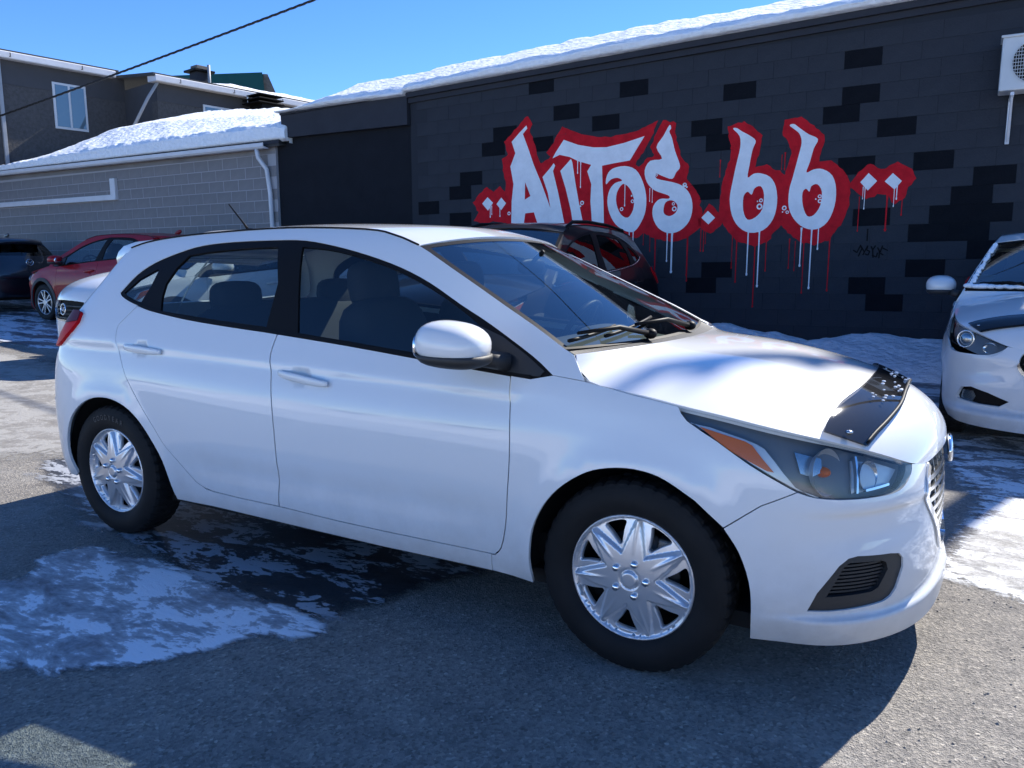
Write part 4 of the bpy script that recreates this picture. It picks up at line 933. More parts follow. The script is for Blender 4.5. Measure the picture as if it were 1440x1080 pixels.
def grid_patch(name, F, u0, u1, v0, v1, nu, nv, m, car, flip=False, off=0., parent=None):
    U, W_ = np.meshgrid(np.linspace(u0, u1, nu), np.linspace(v0, v1, nv), indexing='ij')
    P = F(U.ravel(), W_.ravel()); n = normal_of(F, U.ravel(), W_.ravel(), flip)
    V = (P+n*off)*car['scale']
    n = n/car['scale']; n /= np.linalg.norm(n, axis=1)[:, None]+1e-12
    Fc = [(i*nv+j, (i+1)*nv+j, (i+1)*nv+j+1, i*nv+j+1) for i in range(nu-1) for j in range(nv-1)]
    if flip: Fc = [f[::-1] for f in Fc]
    if car.get('warp'): V = car['warp'](V)
    return mobj(name, V, Fc, m, parent or car['root'], n)
def scaled(mb, car):
    mb.V = [tuple(np.array(v)*car['scale']) for v in mb.V]; return mb
# wheel meshes ----------------------------------------------------
def tyre_mesh(R=.31, rim=.206, yo=-.853, yi=-.672, text=None):
    n = 176; V = []; F = []
    ym = (yo+yi)/2
    prof = [(rim-.012, yo+.030), (rim, yo+.016), (rim+.012, yo+.008), (rim+.03, yo+.002), (rim+.052, yo), (R-.035, yo+.004), (R-.02, yo+.010), (R-.009, yo+.016), (R-.001, yo+.028), (R+.002, yo+.05), (R+.002, ym-.018), (R+.002, ym-.012), (R+.002, ym+.012), (R+.002, ym+.018), (R+.002, yi-.05), (R-.001, yi-.028), (R-.02, yi-.01), (rim+.05, yi), (rim-.01, yi-.02)]
    m = len(prof)
    for k in range(n):
        t = 2*PI*k/n; g = (k % 4) < 1; g2 = ((k+2) % 4) < 1
        for j, (r, y) in enumerate(prof):
            rr_ = r
            if j in (7, 8, 9, 10) and g: rr_ = r-(.003 if j == 7 else .006)
            if j in (13, 14, 15) and g2: rr_ = r-.006
            if j in (11, 12) and (k % 8 < 2): rr_ = r-.008
            V.append((rr_*math.sin(t), y, rr_*math.cos(t)))
    for k in range(n):
        for j in range(m-1):
            F.append((k*m+j, ((k+1) % n)*m+j, ((k+1) % n)*m+j+1, k*m+j+1))
    o = mobj('wheel', V, F, 'rubber', smooth=True); me = o.data; me.polygons.foreach_set('use_smooth', [not (6 <= (i % (m-1)) <= 15) for i in range(len(F))]); bpy.data.objects.remove(o)
    return me
def cover_mesh(R=.2088):
    ns = 7; t = lambda r, a: (r*math.sin(a), r*math.cos(a)); holes = []
    for k in range(ns):
        a0 = 2*PI*(k+.5)/ns
        h = [(.108, -.02), (.111, -.07), (.122, -.10), (.150, -.165), (.166, -.205), (.176, -.222), (.1825, -.195), (.1845, -.10), (.1845, .10), (.1825, .195), (.176, .222), (.166, .205), (.150, .165), (.122, .10), (.111, .07), (.108, .02)]
        holes.append(smc([t(r, a0+d) for r, d in h], 2))
    outer = [t(R, 2*PI*k/112) for k in range(112)]
    s = .0052
    V2, T, loops = cdt(np.array(outer)/s, [np.array(h[::-1] if area(np.array(h)) > 0 else h)/s for h in holes], 1.); V2 = V2*s
    def hgt(x, z):
        r = np.hypot(x, z); a = np.arctan2(x, z); pa = np.mod(a*ns/(2*PI)+.5, 1)-.5
        arc = np.abs(pa)*2*PI/ns*r
        h = .012-.022*(r/.2)**2+.004*np.exp(-(r/.034)**2)*0
        ws = .040*np.clip(1-(r-.062)/.130, 0, 1.2)
        q = np.clip((arc-ws)/.013, 0, 1); q = q*q*(3-2*q)
        f = np.clip((r-.075)/.1, 0, 1)
        ridge = -.012*q*np.clip((r-.055)/.03, 0, 1)+.005*f*np.exp(-(arc/.005)**2)
        lip = .009*np.exp(-((r-.199)/.006)**2)-.006*np.exp(-((r-.2088)/.004)**2)
        hub = .006/(1+np.exp((r-.026)/.002))-.004*np.exp(-((r-.03)/.004)**2)
        dish = -.006*np.exp(-((r-.052)/.016)**2)*0
        return h+ridge*(r < .19)+lip+hub+dish
    hh = hgt(V2[:, 0], V2[:, 1]); V = np.stack([V2[:, 0], -hh, V2[:, 1]], 1)
    e = 6e-4
    dx = (hgt(V2[:, 0]+e, V2[:, 1])-hgt(V2[:, 0]-e, V2[:, 1]))/(2*e); dz = (hgt(V2[:, 0], V2[:, 1]+e)-hgt(V2[:, 0], V2[:, 1]-e))/(2*e)
    n = np.stack([-dx, -np.ones(len(dx)), -dz], 1); n /= np.linalg.norm(n, axis=1)[:, None]
    FF = [tuple(x) for x in T]; NN = n
    for L in loops:
        L = np.array(L); p = V[L]; tg = np.roll(p, -1, 0)-np.roll(p, 1, 0); o_ = np.cross(tg, n[L]); o_ /= np.linalg.norm(o_, axis=1)[:, None]+1e-12
        b0 = len(V); k = len(L)
        mid = (o_*.8+n[L]*.6)
        V = np.vstack([V, p, p+[0, .0025, 0]+o_*.0018, p+[0, .024, 0]+o_*.004]); NN = np.vstack([NN, n[L], mid, o_])
        for i in range(k):
            j = (i+1) % k
            FF += [(b0+j, b0+i, b0+k+i, b0+k+j), (b0+k+j, b0+k+i, b0+2*k+i, b0+2*k+j)]
    o = mobj('wheel_cover', V, FF, 'cover', None, NN); me = o.data; bpy.data.objects.remove(o); return me
def alloy_mesh(R=.225, ns=10):
    b = MB()
    b.lathe([(R, .03), (R, 0), (R-.012, -.004), (R-.02, .004), (R-.02, .06)], 60, 'y')
    b.lathe([(0, -.002), (.045, -.002), (.06, .006), (.06, .03)], 24, 'y')
    for k in range(ns):
        a = 2*PI*k/ns+(.09 if k % 2 else -.09); u = Vector((math.sin(a), 0, math.cos(a)))
        Rm = Matrix.Rotation(a, 3, 'Y')
        b.box(u*(R*.5+.012)+Vector((0, .012, 0)), (.024, .018, R-.04), Rm, .004)
    o = b.obj('rim', 'alloy', smooth=False); me = o.data; bpy.data.objects.remove(o); return me
def simple_mesh(name, mb, m, smooth=True):
    o = mb.obj(name, m, smooth=smooth); me = o.data; bpy.data.objects.remove(o); return me
TYRE = tyre_mesh(); COVER = cover_mesh(); ALLOY = alloy_mesh()
NUT = simple_mesh('lug_nut', MB().lathe([(.0125, .006), (.0125, -.004), (.0105, -.009), (.006, -.012), (0, -.0125)], 12, 'y'), 'chrome')
HUBB = simple_mesh('hub_barrel', MB().lathe([(.205, .0), (.198, .03), (.19, .13), (.0, .14)], 40, 'y'), 'dark')
DISC = simple_mesh('brake_disc', MB().lathe([(.0, .045), (.075, .045), (.08, .055), (.135, .056), (.135, .07)], 40, 'y').box((.09, .055, .09), (.07, .05, .09), None, .01), 'disc')
def put(name, me, parent, M=None):
    o = bpy.data.objects.new(name, me); COL.objects.link(o); o.parent = parent
    if M is not None: o.matrix_basis = M
    return o
def wheel(car, x, side, style, R=.31, rot=0., text=None):
    """side -1 near right side of the car, +1 left"""
    k = R/.31; sx, sy, sz = car['scale']
    M = Matrix.Translation((x*sx, (sy-1)*.85*side, R)) @ (Matrix.Rotation(PI, 4, 'Z') if side > 0 else Matrix.Identity(4)) @ Matrix.Diagonal((k, 1, k, 1)) @ Matrix.Rotation(rot, 4, 'Y')
    wh = put('wheel', TYRE, car['root'], M)
    T0 = Matrix.Translation((0, -.838, 0))
    if style == 'cover':
        put('wheel_cover', COVER, wh, T0)
        for i in range(5):
            a = 2*PI*i/5+.2; put('lug_nut', NUT, wh, Matrix.Translation((.054*math.sin(a), -.850, .054*math.cos(a))))
    else: put('rim', ALLOY, wh, Matrix.Translation((0, -.838, 0)) @ Matrix.Diagonal((.95, 1, .95, 1)))
    put('hub_barrel', HUBB, wh, Matrix.Translation((0, -.826, 0))); put('brake_disc', DISC, wh, Matrix.Translation((0, -.826, 0)))
    if text:
        n = len(text)
        for i, ch in enumerate(text):
            if ch == ' ': continue
            cu = bpy.data.curves.new('raised_letter', 'FONT'); cu.body = ch; cu.size = .034; cu.extrude = .001; cu.align_x = 'CENTER'; cu.align_y = 'CENTER'
            tmp = bpy.data.objects.new('tmp', cu); COL.objects.link(tmp); dg = bpy.context.evaluated_depsgraph_get()
            me = bpy.data.meshes.new_from_object(tmp.evaluated_get(dg)); bpy.data.objects.remove(tmp); me.materials.clear(); me.materials.append(MT['letter_rubber'])
            a = -.52+i*.112+.12
            # letter stands on the sidewall, top outward
            put('raised_letter', me, wh, Matrix.Rotation(a-rot, 4, 'Y') @ Matrix.Translation((0, -.8535, .258)) @ Matrix.Rotation(PI/2, 4, 'X') @ Matrix.Diagonal((.8, 1, 1, 1)))
    return wh
def make_car(name, label, cat, loc, rz, scale=(1, 1, 1), paint='white', wheels='cover', R=.31, group=None, main=False, lamp=None, fog=True, clad=False, side_glass='glass', rear_glass='rear_glass', shield='wind_glass', deflector=True, grille='slats', warp=None, spoiler=True, wheel_text=None):
    root = empty(name, loc, rz); tag(root, label, cat, group)
    car = dict(root=root, scale=np.array(scale, float), warp=warp)
    # --- flanks
    dt = sm(DT, 3); db = sm(DBt, 2)
    iB = lambda ch, s: [p for p in ch if p[0] <= s]
    fend = sm(FDF, 2)+[(-.497, .298), (-.507, .231)]+sm(FA[:12], 3)+[(.284, .528), (.38, .603), (.470, .6485)]+sm(HLlow[:6][::-1], 2)+[(.05, .876), (-.013, .886), (-.09, .901), (-.172, .915), (-.281, .926), (-.36, .909)]
    panel('front_fender', fend, SF, paint, car)
    rdoor = sm(RD, 3)+[(-1.7, .309)]+sm(BG[::-1], 3)+[p for p in sm([p for p in DBt if -2.4 < p[0] < -1.55][::-1], 2)]
    fdoor = sm(BG, 3)+[(-1.2, .299), (-.964, .296), (-.7, .297)]+sm(FDF[::-1], 3)+[p for p in sm([p for p in DBt if -1.5 < p[0] < -.45][::-1], 2)]
    dd = .017 if main else .045
    RDo = panel('rear_door', rdoor, SF, paint, car, gap=.003, su=dd, sv=dd); FDo = panel('front_door', fdoor, SF, paint, car, gap=.003, su=dd, sv=dd)
    GRL = GRL1 if grille == 'slats' else GRL2
    side = dt[::-1]+[p for p in db if p[0] < -2.44][:-1]+sm(RD, 3)[:-3]+[(-1.93, .318), (-1.93, .239)]+[(-2.05, .236)]+sm(RA, 3)+[(-2.86, .25), (-2.95, .252), (-3.05, .258)]+[(-3.05, z) for z in (.3, .4, .5, .6, .7, .8, .9)]+sm(QR, 2)+sm(RFE[::-1], 5)[1:]+sm(WSE[::-1], 3)[1:]+[(-.223, .991), (-.196, .95), (-.171, .916)]
    panel('body_side', side, SF, paint, car, gap=.0)
    rock = [(-1.93, .318), (-1.881, .3135), (-1.7, .3085), (-1.494, .3085), (-1.2, .2985), (-.964, .2955), (-.7, .2965), (-.482, .2995), (-.497, .2985), (-.507, .231), (-.75, .228), (-.982, .226), (-1.491, .233), (-1.93, .239)]
    panel('rocker_panel', rock, SF, paint, car, gap=.0004)
    # bumper with grille mouth and fog recess
    bump = sm([(.284, .5265), (.327, .459), (.357, .372), (.364, .287), (.357, .178)], 3)+[(.45, .176), (.545, .175), (.67, .173), (.8, .172), (.993, .172), (1.2, .172), (1.406, .172)]+sm(GRL[::-1], 3)+[(.95, .683)]+sm(HLlow[5:][::-1], 3)+[(.38, .6025)]
    fogp = FOG if fog is True else fog
    bd = .02 if main else .045
    BU = panel('front_bumper', bump, SF, paint, car, holes=[fogp] if fogp else [], rim=.02, gap=.0015, su=bd*1.3, sv=bd)
    if fogp is FOG:
        panel('fog_bezel', FOG, SF, 'plastic', car, off=-.006, rim=.03, gap=.0, holes=[FOGI], su=.03, sv=.03, parent=None)
        panel('fog_recess', FOGI, SF, 'dark', car, off=-.05, rim=0, gap=-.01)
        for i in range(8):
            z0 = .348+i*.0108
            ins = [s for s in np.linspace(.55, .80, 60) if pip([[s, z0]], FOGI)[0]]
            if len(ins) > 3: panel('grille_slat', [(ins[0], z0-.003), (ins[-1], z0-.003), (ins[-1], z0+.003), (ins[0], z0+.003)], SF, 'plastic', car, off=-.018, rim=.016, gap=0, su=.03)
    elif fogp:
        panel('fog_bezel', fogp, SF, 'trim', car, off=-.03, rim=.0, gap=-.004)
        c = np.array(fogp).mean(0); s0, s1 = np.array(fogp)[:, 0].min(), np.array(fogp)[:, 0].max()
        lp = [(s0+.02, c[1]-.028), (s0+.12, c[1]-.035), (s0+.14, c[1]+.0), (s0+.12, c[1]+.03), (s0+.03, c[1]+.03)]
        panel('fog_lamp', lp, SF, 'chrome_dull', car, off=-.022, rim=.01, gap=0); panel('fog_lens', lp, SF, 'lens', car, off=-.012, rim=.008, gap=0)
    # grille
    Gp = sm(GRL, 3)+[(1.406, .676)]
    panel('grille_back', Gp, SF, 'dark', car, off=-.055, rim=0, gap=-.02)
    if grille == 'slats':
        A = np.array(sm(GRL, 3)); d = np.gradient(A, axis=0); nrm = np.stack([-d[:, 1], d[:, 0]], 1); nrm /= np.linalg.norm(nrm, axis=1)[:, None]
        B2 = A+nrm*.020
        inside = pip([B2[len(B2)//2]], Gp)[0]
        if not inside: B2 = A-nrm*.020
        B2[:, 0] = np.minimum(B2[:, 0], 1.406)
        panel('grille_frame', A.tolist()+B2[::-1].tolist(), SF, 'chrome', car, off=.006, rim=.03, gap=0, su=.02, sv=.02)
        for i in range(8):
            z0 = .37+i*.036
            ins = [s for s in np.linspace(.96, 1.405, 90) if pip([[s, z0]], Gp)[0]]
            if len(ins) > 6: panel('grille_slat', [(ins[0]+.012, z0-.0075), (1.406, z0-.0075), (1.406, z0+.0075), (ins[0]+.012, z0+.0075)], SF, 'chrome_dull', car, off=-.010, rim=.022, gap=0, su=.04, sv=.01)
        for s0 in (1.06, 1.14, 1.22, 1.30, 1.38):
            zz = [z for z in np.linspace(.34, .67, 60) if pip([[s0, z]], Gp)[0]]
            panel('grille_rib', [(s0-.004, zz[0]), (s0+.004, zz[0]), (s0+.004, zz[-1]), (s0-.004, zz[-1])], SF, 'chrome_dull', car, off=-.016, rim=.02, gap=0, su=.01, sv=.03)
    else:
        for i in range(7):
            z0 = .38+i*.042
            ins = [s for s in np.linspace(.96, 1.405, 90) if pip([[s, z0]], Gp)[0]]
            if len(ins) > 6: panel('grille_slat', [(ins[0]+.012, z0-.006), (1.406, z0-.006), (1.406, z0+.006), (ins[0]+.012, z0+.006)], SF, 'plastic', car, off=-.010, rim=.02, gap=0, su=.04, sv=.01)
        A = np.array(sm(GRL[2:], 3)); B2 = A.copy(); B2[:, 1] -= .016; B2[:, 0] -= .010
        panel('grille_frame', A.tolist()+B2[::-1].tolist(), SF, 'chrome_dull', car, off=.008, rim=.02, gap=0, su=.03, sv=.02)
    # --- glasshouse
    qg = [(-2.57, 1.144), (-2.502, 1.207), (-2.40, 1.253), (-2.387, 1.25), (-2.394, 1.175), (-2.419, 1.106), (-2.45, 1.11), (-2.54, 1.132)]
    rg = [(-2.270, 1.071), (-2.293, 1.13), (-2.300, 1.19), (-2.271, 1.26), (-2.226, 1.316), (-2.12, 1.33), (-2.019, 1.338), (-1.85, 1.347), (-1.699, 1.349), (-1.655, 1.27), (-1.618, 1.199), (-1.606, 1.026), (-1.858, 1.040), (-2.1, 1.058)]
    fg = [(-1.428, 1.010), (-1.49, 1.17), (-1.557, 1.348)]+sm([(-1.557, 1.348), (-1.417, 1.338), (-1.262, 1.313), (-1.094, 1.273), (-.944, 1.224), (-.796, 1.163), (-.668, 1.102), (-.60, 1.065)], 2)[1:]+[(-.598, .945), (-.863, .966), (-1.171, .991)]
    panel('window_trim', dt+db[::-1][1:-1], SF, 'trim', car, off=-.003, rim=.012, gap=.0, holes=[qg, rg, fg])
    panel('side_window', fg, SF, side_glass, car, off=-.009, rim=0, gap=-.004, su=.08, sv=.08)
    panel('side_window', rg, SF, rear_glass, car, off=-.009, rim=0, gap=-.004, su=.08, sv=.08)
    panel('side_window', qg, SF, rear_glass, car, off=-.007, rim=0, gap=-.004, su=.08, sv=.08)
    seal = [(p[0], p[1]) for p in db if -2.56 < p[0] < -.33]
    panel('window_seal', seal+[(s, z+.010) for s, z in seal[::-1]], SF, 'trim', car, off=.003, rim=.008, gap=0, su=.06, sv=.05)
    # screen, hood, roof
    WSF = lambda t, r: WS(t, r)
    fr = [(0, 0.0), (0, 2.0), (1, 2.0), (1, 0)]
    wsi = [(.02, .035), (.965, .05), (.965, 1.95), (.02, 1.965)]
    panel('windscreen_frame', [(0, .0), (0, 2), (1., 2), (1., .0)], WS, 'trim', car, off=-.003, rim=.008, gap=.0, holes=[wsi], su=.06, sv=.06, flip=True, both=False)
    panel('windscreen', wsi, WS, shield, car, off=-.004, rim=0, gap=-.002, su=.05, sv=.05, flip=True, both=False)
    panel('hood', [(.0, .012), (0, 1.988), (1, 1.995), (1, .005)], HOOD, paint, car, rim=.02, gap=0, su=.03, sv=.05, both=False)
    panel('roof', [(0.0, .0), (0, 2.0), (1, 2.), (1, 0.)], ROOF, paint, car, rim=.02, gap=0, su=.03, sv=.05, both=False, flip=True)
    for sgn in (-1, 1):
        b = MB(); b.tube([tuple(S(*a)[0]*[1, -sgn, 1]*1.0+np.array([0, 0, .0025])) for a in sm(RFE, 4)], .0042, 6); scaled(b, car).obj('roof_moulding', 'trim', root, smooth=True)
    # cowl under the screen
    cw = lambda t, r: WS(t, r)-np.array([0, 0, .0])
    grid_patch('cowl', lambda t, r: HOOD(np.zeros_like(np.atleast_1d(t)), r)*(1-np.atleast_1d(t))[:, None]+(WS(np.zeros_like(np.atleast_1d(t))+.03, r))*np.atleast_1d(t)[:, None]-[0, 0, .012], 0, 1, .03, 1.97, 4, 30, 'plastic', car, flip=True)
    # --- rear
    tail = [(-3.988, .62), (-3.05, .62)]+[(-3.05, z) for z in (.7, .8, .9)]+sm(QR, 2)[:-1]+[(-2.78, 1.335), (-3.2, 1.335), (-3.6, 1.335), (-3.988, 1.335)]
    rw = [(-3.988, 1.06), (-3.5, 1.06), (-3.12, 1.09), (-3.02, 1.18), (-2.97, 1.29), (-3.2, 1.31), (-3.988, 1.31)]
    panel('tailgate', tail, SF, paint, car, off=-.004, holes=[rw], rim=.01, gap=.002)
    panel('rear_window', rw, SF, 'dark_glass' if not main else 'rear_glass', car, off=-.008, rim=0, gap=-.004)
    panel('rear_bumper', [(-3.05, .258), (-3.05, .615), (-3.988, .615), (-3.988, .26)], SF, paint, car, rim=.015, gap=.001)
    tl = [(-2.822, 1.0), (-2.835, 1.04), (-2.86, 1.048), (-3.0, 1.045), (-3.15, 1.03), (-3.3, 1.0), (-3.32, .96), (-3.25, .89), (-3.10, .872), (-2.99, .885), (-2.93, .915), (-2.86, .958)]
    TLo = panel('tail_light', tl, SF, 'red_lens', car, off=.016, rim=.03, gap=0)
    panel('lamp_upper', [(-2.822, 1.004), (-2.835, 1.042), (-2.86, 1.05), (-3.0, 1.047), (-3.15, 1.032), (-3.3, 1.002), (-3.2, .972), (-3.05, .985), (-2.93, .992)], SF, 'dark_red_lens', car, off=.019, rim=.004, gap=0, parent=TLo)
    if spoiler:
        ny = 21; V = []; F = []
        prof = [(-2.60, 1.392), (-2.80, 1.385), (-2.95, 1.366), (-3.02, 1.338), (-3.052, 1.308), (-3.048, 1.28), (-3.03, 1.262), (-2.95, 1.275), (-2.80, 1.30), (-2.65, 1.33)]
        for i in range(ny):
            q = -1+2*i/(ny-1); yy = .535*q
            for j, (x, z) in enumerate(prof):
                f = 1-.12*abs(q)**3 if j > 1 else 1
                lift = .032*(1-q*q) if j < 5 else .02*(1-q*q)
                xx = -2.6+(x+2.6)*(1-.10*abs(q)**4); yk = yy*(1-.14*min(1, max(0, (-2.6-x)/.45)))
                V.append((xx-.02*(1-q*q), yk, z+lift))
        m = len(prof)
        for i in range(ny-1):
            for j in range(m): F.append((i*m+j, (i+1)*m+j, (i+1)*m+(j+1) % m, i*m+(j+1) % m))
        F += [tuple(range(m)), tuple((ny-1)*m+j for j in range(m-1, -1, -1))]
        V = (np.array(V)*car['scale'])
        if warp: V = warp(V)
        o = mobj('roof_spoiler', V, F, paint, root); 
        bm = bmesh.new(); bm.from_mesh(o.data); bmesh.ops.recalc_face_normals(bm, faces=bm.faces[:]); bm.to_mesh(o.data); bm.free()
    # --- lamps
    hl = lamp['outline'] if lamp else sm(HLlow, 3)[:-1]+sm(HLtop, 3)[:-1]
    HB = panel('headlight', hl, SF, 'lamp_dark', car, off=-.045, rim=0, gap=-.004)
    panel('headlight_lens', hl, SF, 'lens', car, off=.0, rim=.02, gap=.003, parent=HB, su=.03, sv=.03)
    if lamp:
        lamp['build'](car, HB)
    else:
        strip_in = [(.165, .822), (.221, .815), (.322, .790), (.362, .777), (.384, .766), (.412, .733), (.438, .699), (.47, .662), (.51, .642)]
        strip_lo = [(.54, .633), (.518, .637), (.471, .651), (.411, .682), (.345, .718), (.251, .775), (.158, .824)]
        panel('lamp_trim', strip_in+strip_lo, SF, 'silver_lamp', car, off=-.010, rim=.008, gap=.003, parent=HB, su=.03, sv=.03)
        panel('side_marker', [(.192, .811), (.327, .780), (.348, .770), (.375, .738), (.409, .700), (.391, .702), (.289, .750)], SF, 'amber', car, off=-.004, rim=.006, gap=0, parent=HB, su=.03, sv=.03)
        panel('reflector', [(.475, .762), (.56, .745), (.555, .705), (.52, .690), (.487, .700)], SF, 'chrome_dull', car, off=-.034, rim=.006, gap=0, parent=HB, su=.02, sv=.02)
        panel('reflector', [(.655, .640), (.80, .645), (.862, .685), (.76, .720), (.665, .735)], SF, 'silver_lamp', car, off=-.038, rim=.006, gap=0, parent=HB, su=.03, sv=.03)
        panel('lamp_divider', [(.660, .640), (.667, .640), (.676, .742), (.669, .744)], SF, 'chrome', car, off=-.022, rim=.02, gap=0, parent=HB, su=.02, sv=.02)
        panel('lamp_divider', [(.70, .642), (.80, .648), (.80, .655), (.70, .649)], SF, 'chrome', car, off=-.026, rim=.012, gap=0, parent=HB, su=.02, sv=.02)
        for k, sg in enumerate((1, -1)):
            c = SF(.585, .700)[0]; n = normal_of(SF, np.array([.575]), np.array([.682]), False)[0]
            ax = Vector((n*[1, sg, 1]).tolist()); ax = (ax*.6+Vector((.6, 0, 0))).normalized()
            Rm = ax.to_track_quat('Z', 'Y').to_matrix()
            b = MB(); b.lathe([(.068, -.004), (.064, -.012), (.054, -.026), (.038, -.038), (.02, -.044), (0, -.046)], 28, 'z')
            b.V = [tuple(Rm @ Vector(v)+Vector((c*[1, sg, 1]).tolist())-ax*.030) for v in b.V]; scaled(b, car).obj('reflector', 'silver_lamp', HB[k], smooth=True)
            b = MB(); b.ellipsoid((0, 0, 0), (.016, .016, .026)); b.V = [tuple(Rm @ Vector(v)+Vector((c*[1, sg, 1]).tolist())-ax*.05) for v in b.V]; scaled(b, car).obj('bulb', 'amber', HB[k], smooth=True)
            c2 = SF(.72, .68)[0]*[1, sg, 1]
            b = MB(); b.lathe([(.045, -.004), (.04, -.014), (.028, -.028), (.01, -.035), (0, -.036)], 22, 'z'); b.V = [tuple(Rm @ Vector(v)+Vector(c2.tolist())-ax*.024) for v in b.V]; scaled(b, car).obj('reflector', 'chrome_dull', HB[k], smooth=True)
    if deflector:
        rc = [(.653, .05), (.631, .155), (.606, .35), (.600, .56), (.592, .82), (.590, 1.0), (.592, 1.19), (.600, 1.44), (.606, 1.65), (.631, 1.845), (.653, 1.95)]
        fc = [(.745, .02), (.738, .15), (.734, .292), (.724, .558), (.708, .80), (.704, 1.0), (.708, 1.2), (.724, 1.44), (.734, 1.71), (.738, 1.85), (.745, 1.98)]
        DF = panel('bug_deflector', sm(rc, 3)+sm(fc, 3)[::-1], HOOD, 'smoke', car, off=.013, rim=.005, gap=0, su=.02, sv=.05, both=False)
        edge_ = sm(fc, 3); P = HOOD(np.array(edge_)[:, 0], np.array(edge_)[:, 1])+[0, 0, .012]
        b = MB(); b.tube([tuple(v) for v in P], .007, 6); scaled(b, car).obj('edge_bead', 'trim', DF[0], smooth=True)
        r_ = np.random.default_rng(5); b = MB()
        for i in range(30 if main else 0):
            t_, q_ = r_.uniform(.62, .71), r_.uniform(.5, 1.25); p = HOOD(t_, q_)[0]+[0, 0, .0155]; k = r_.uniform(.0025, .006); b.ellipsoid(tuple(p), (k*1.3, k, k*.6), None, 1., 7, 5)
        if main: o = b.obj('snow_specks', 'snow_bit', DF[0], smooth=True); o['kind'] = 'stuff'
        b = MB()
        for q_ in (.07, 1.93): p = HOOD(.70, q_)[0]; b.ellipsoid(tuple(p+[0, 0, .017]), (.012, .012, .006), None, 1, 10, 6)
        scaled(b, car).obj('fixing_screws', 'chrome_dull', DF[0], smooth=True)
    # --- handles
    for hs0, hs1, z0, z1, par in ((-2.441, -2.188, .908, .896, RDo), (-1.471, -1.213, .856, .830, FDo)):
        for k, sg in enumerate((1, -1)):
            n_ = 15; V = []; F = []
            for i in range(n_):
                t_ = i/(n_-1); s = hs0+(hs1-hs0)*t_; z = z0+(z1-z0)*t_
                c = S(s, z)[0]; wd = .0155*(1-.35*abs(2*t_-1)**3)+.001; th = .006+.026*(1-abs(2*t_-1)**4)
                for q in range(10):
                    a = 2*PI*q/10; V.append((c[0], (c[1]-th*.55-.5*max(.004, .011)*math.cos(a)-.004)*sg, c[2]+wd*math.sin(a)))
            for i in range(n_-1):
                for q in range(10): F.append((i*10+q, i*10+(q+1) % 10, (i+1)*10+(q+1) % 10, (i+1)*10+q))
            F += [tuple(range(9, -1, -1)), tuple((n_-1)*10+q for q in range(10))]
            if sg < 0: F = [f[::-1] for f in F]
            mobj('handle', np.array(V)*car['scale'], [f[::-1] for f in F], paint, par[k])
    # --- mirrors
    for sg in (1, -1):
        mr = empty('mirror', (0, 0, 0), 0, root)
        b = MB(); b.ellipsoid((-.583, -.940*sg, 1.022), (.122, .108, .074), Matrix.Rotation(.10*sg, 3, 'Z') @ Matrix.Rotation(.13, 3, 'Y'), .82, 26, 16)
        b.V = [(x, y, max(z, .985+.06*(x+.585)*-.3)) for x, y, z in b.V]; scaled(b, car).obj('mirror_shell', paint, mr, smooth=True)
        b = MB(); b.ellipsoid((-.580, -.938*sg, .985), (.123, .107, .040), Matrix.Rotation(.10*sg, 3, 'Z') @ Matrix.Rotation(.05, 3, 'Y'), .8, 24, 12)
        b.V = [(x, y, min(z, .990)) for x, y, z in b.V]
        b.tube([(-.53, -.88*sg, .975), (-.46, -.80*sg, .955)], [.028, .032], 8); scaled(b, car).obj('mirror_base', 'plastic', mr, smooth=True)
        b = MB(); b.ellipsoid((-.688, -.945*sg, 1.015), (.010, .070, .045), None, .7, 20, 12); scaled(b, car).obj('mirror_glass', 'chrome', mr, smooth=True)
    panel('mirror_sail', [(-.598, .945), (-.60, 1.066), (-.50, 1.035), (-.40, .985), (-.315, .935), (-.33, .918), (-.437, .920)], SF, 'plastic', car, off=.001, rim=.006, gap=0)
    # --- wipers
    for r0, r1, t1 in ((.62, .12, .13), (1.20, .60, .16)):
        p0 = WS(.03, r0)[0]+[0.02, 0, .012]; p1 = WS(t1*.6, r1)[0]+[.01, 0, .022]
        b = MB(); b.tube([tuple(p0), tuple((p0+p1)/2+[.01, 0, .022]), tuple(p1)], [.011, .009, .006], 6); b.ellipsoid(tuple(p0), (.026, .026, .02), None, 1, 10, 6)
        W0 = WS(t1*.35, r1-.36 if r1 > .4 else .03)[0]; W1 = WS(t1*.85+.02, r1+.34)[0]
        q = [WS(t1*.35+(t1*.5+.02)*a, (r1-.30 if r1 > .4 else .05)+(.62 if r1 > .4 else .42)*a)[0]+[.003, 0, .010] for a in np.linspace(0, 1, 8)]
        b.tube([tuple(v) for v in q], .007, 5); scaled(b, car).obj('wiper', 'trim', root, smooth=True)
    # --- inside
    b = MB(); b.box((-1.25, 0, .215), (3.3, 1.50, .05)); b.box((.22, 0, .47), (.62, .98, .46)); b.box((-1.3, 0, .30), (2.4, 1.40, .10)); b.box((-2.95, 0, .42), (.5, 1.1, .36)); scaled(b, car).obj('underbody', 'dark', root)
    ring = lambda cx: [(cx+.385*math.cos(a), .31+.385*math.sin(a)) for a in np.linspace(0, 2*PI, 36, endpoint=False)]
    inner = [(-2.9, .70), (-2.75, .74), (-2.58, .76), (-2.40, .74), (-2.2, .6), (-2.08, .28), (-.42, .28), (-.36, .55), (-.2, .70), (.0, .74), (.2, .70), (.3, .62), (.3, .78), (.05, .84), (-.3, .89), (-.6, .91), (-1.5, .98), (-2.4, 1.05), (-2.75, .98)]
    panel('door_card', inner, S, 'interior', car, off=-.045, rim=0, gap=0, su=.12, sv=.12)
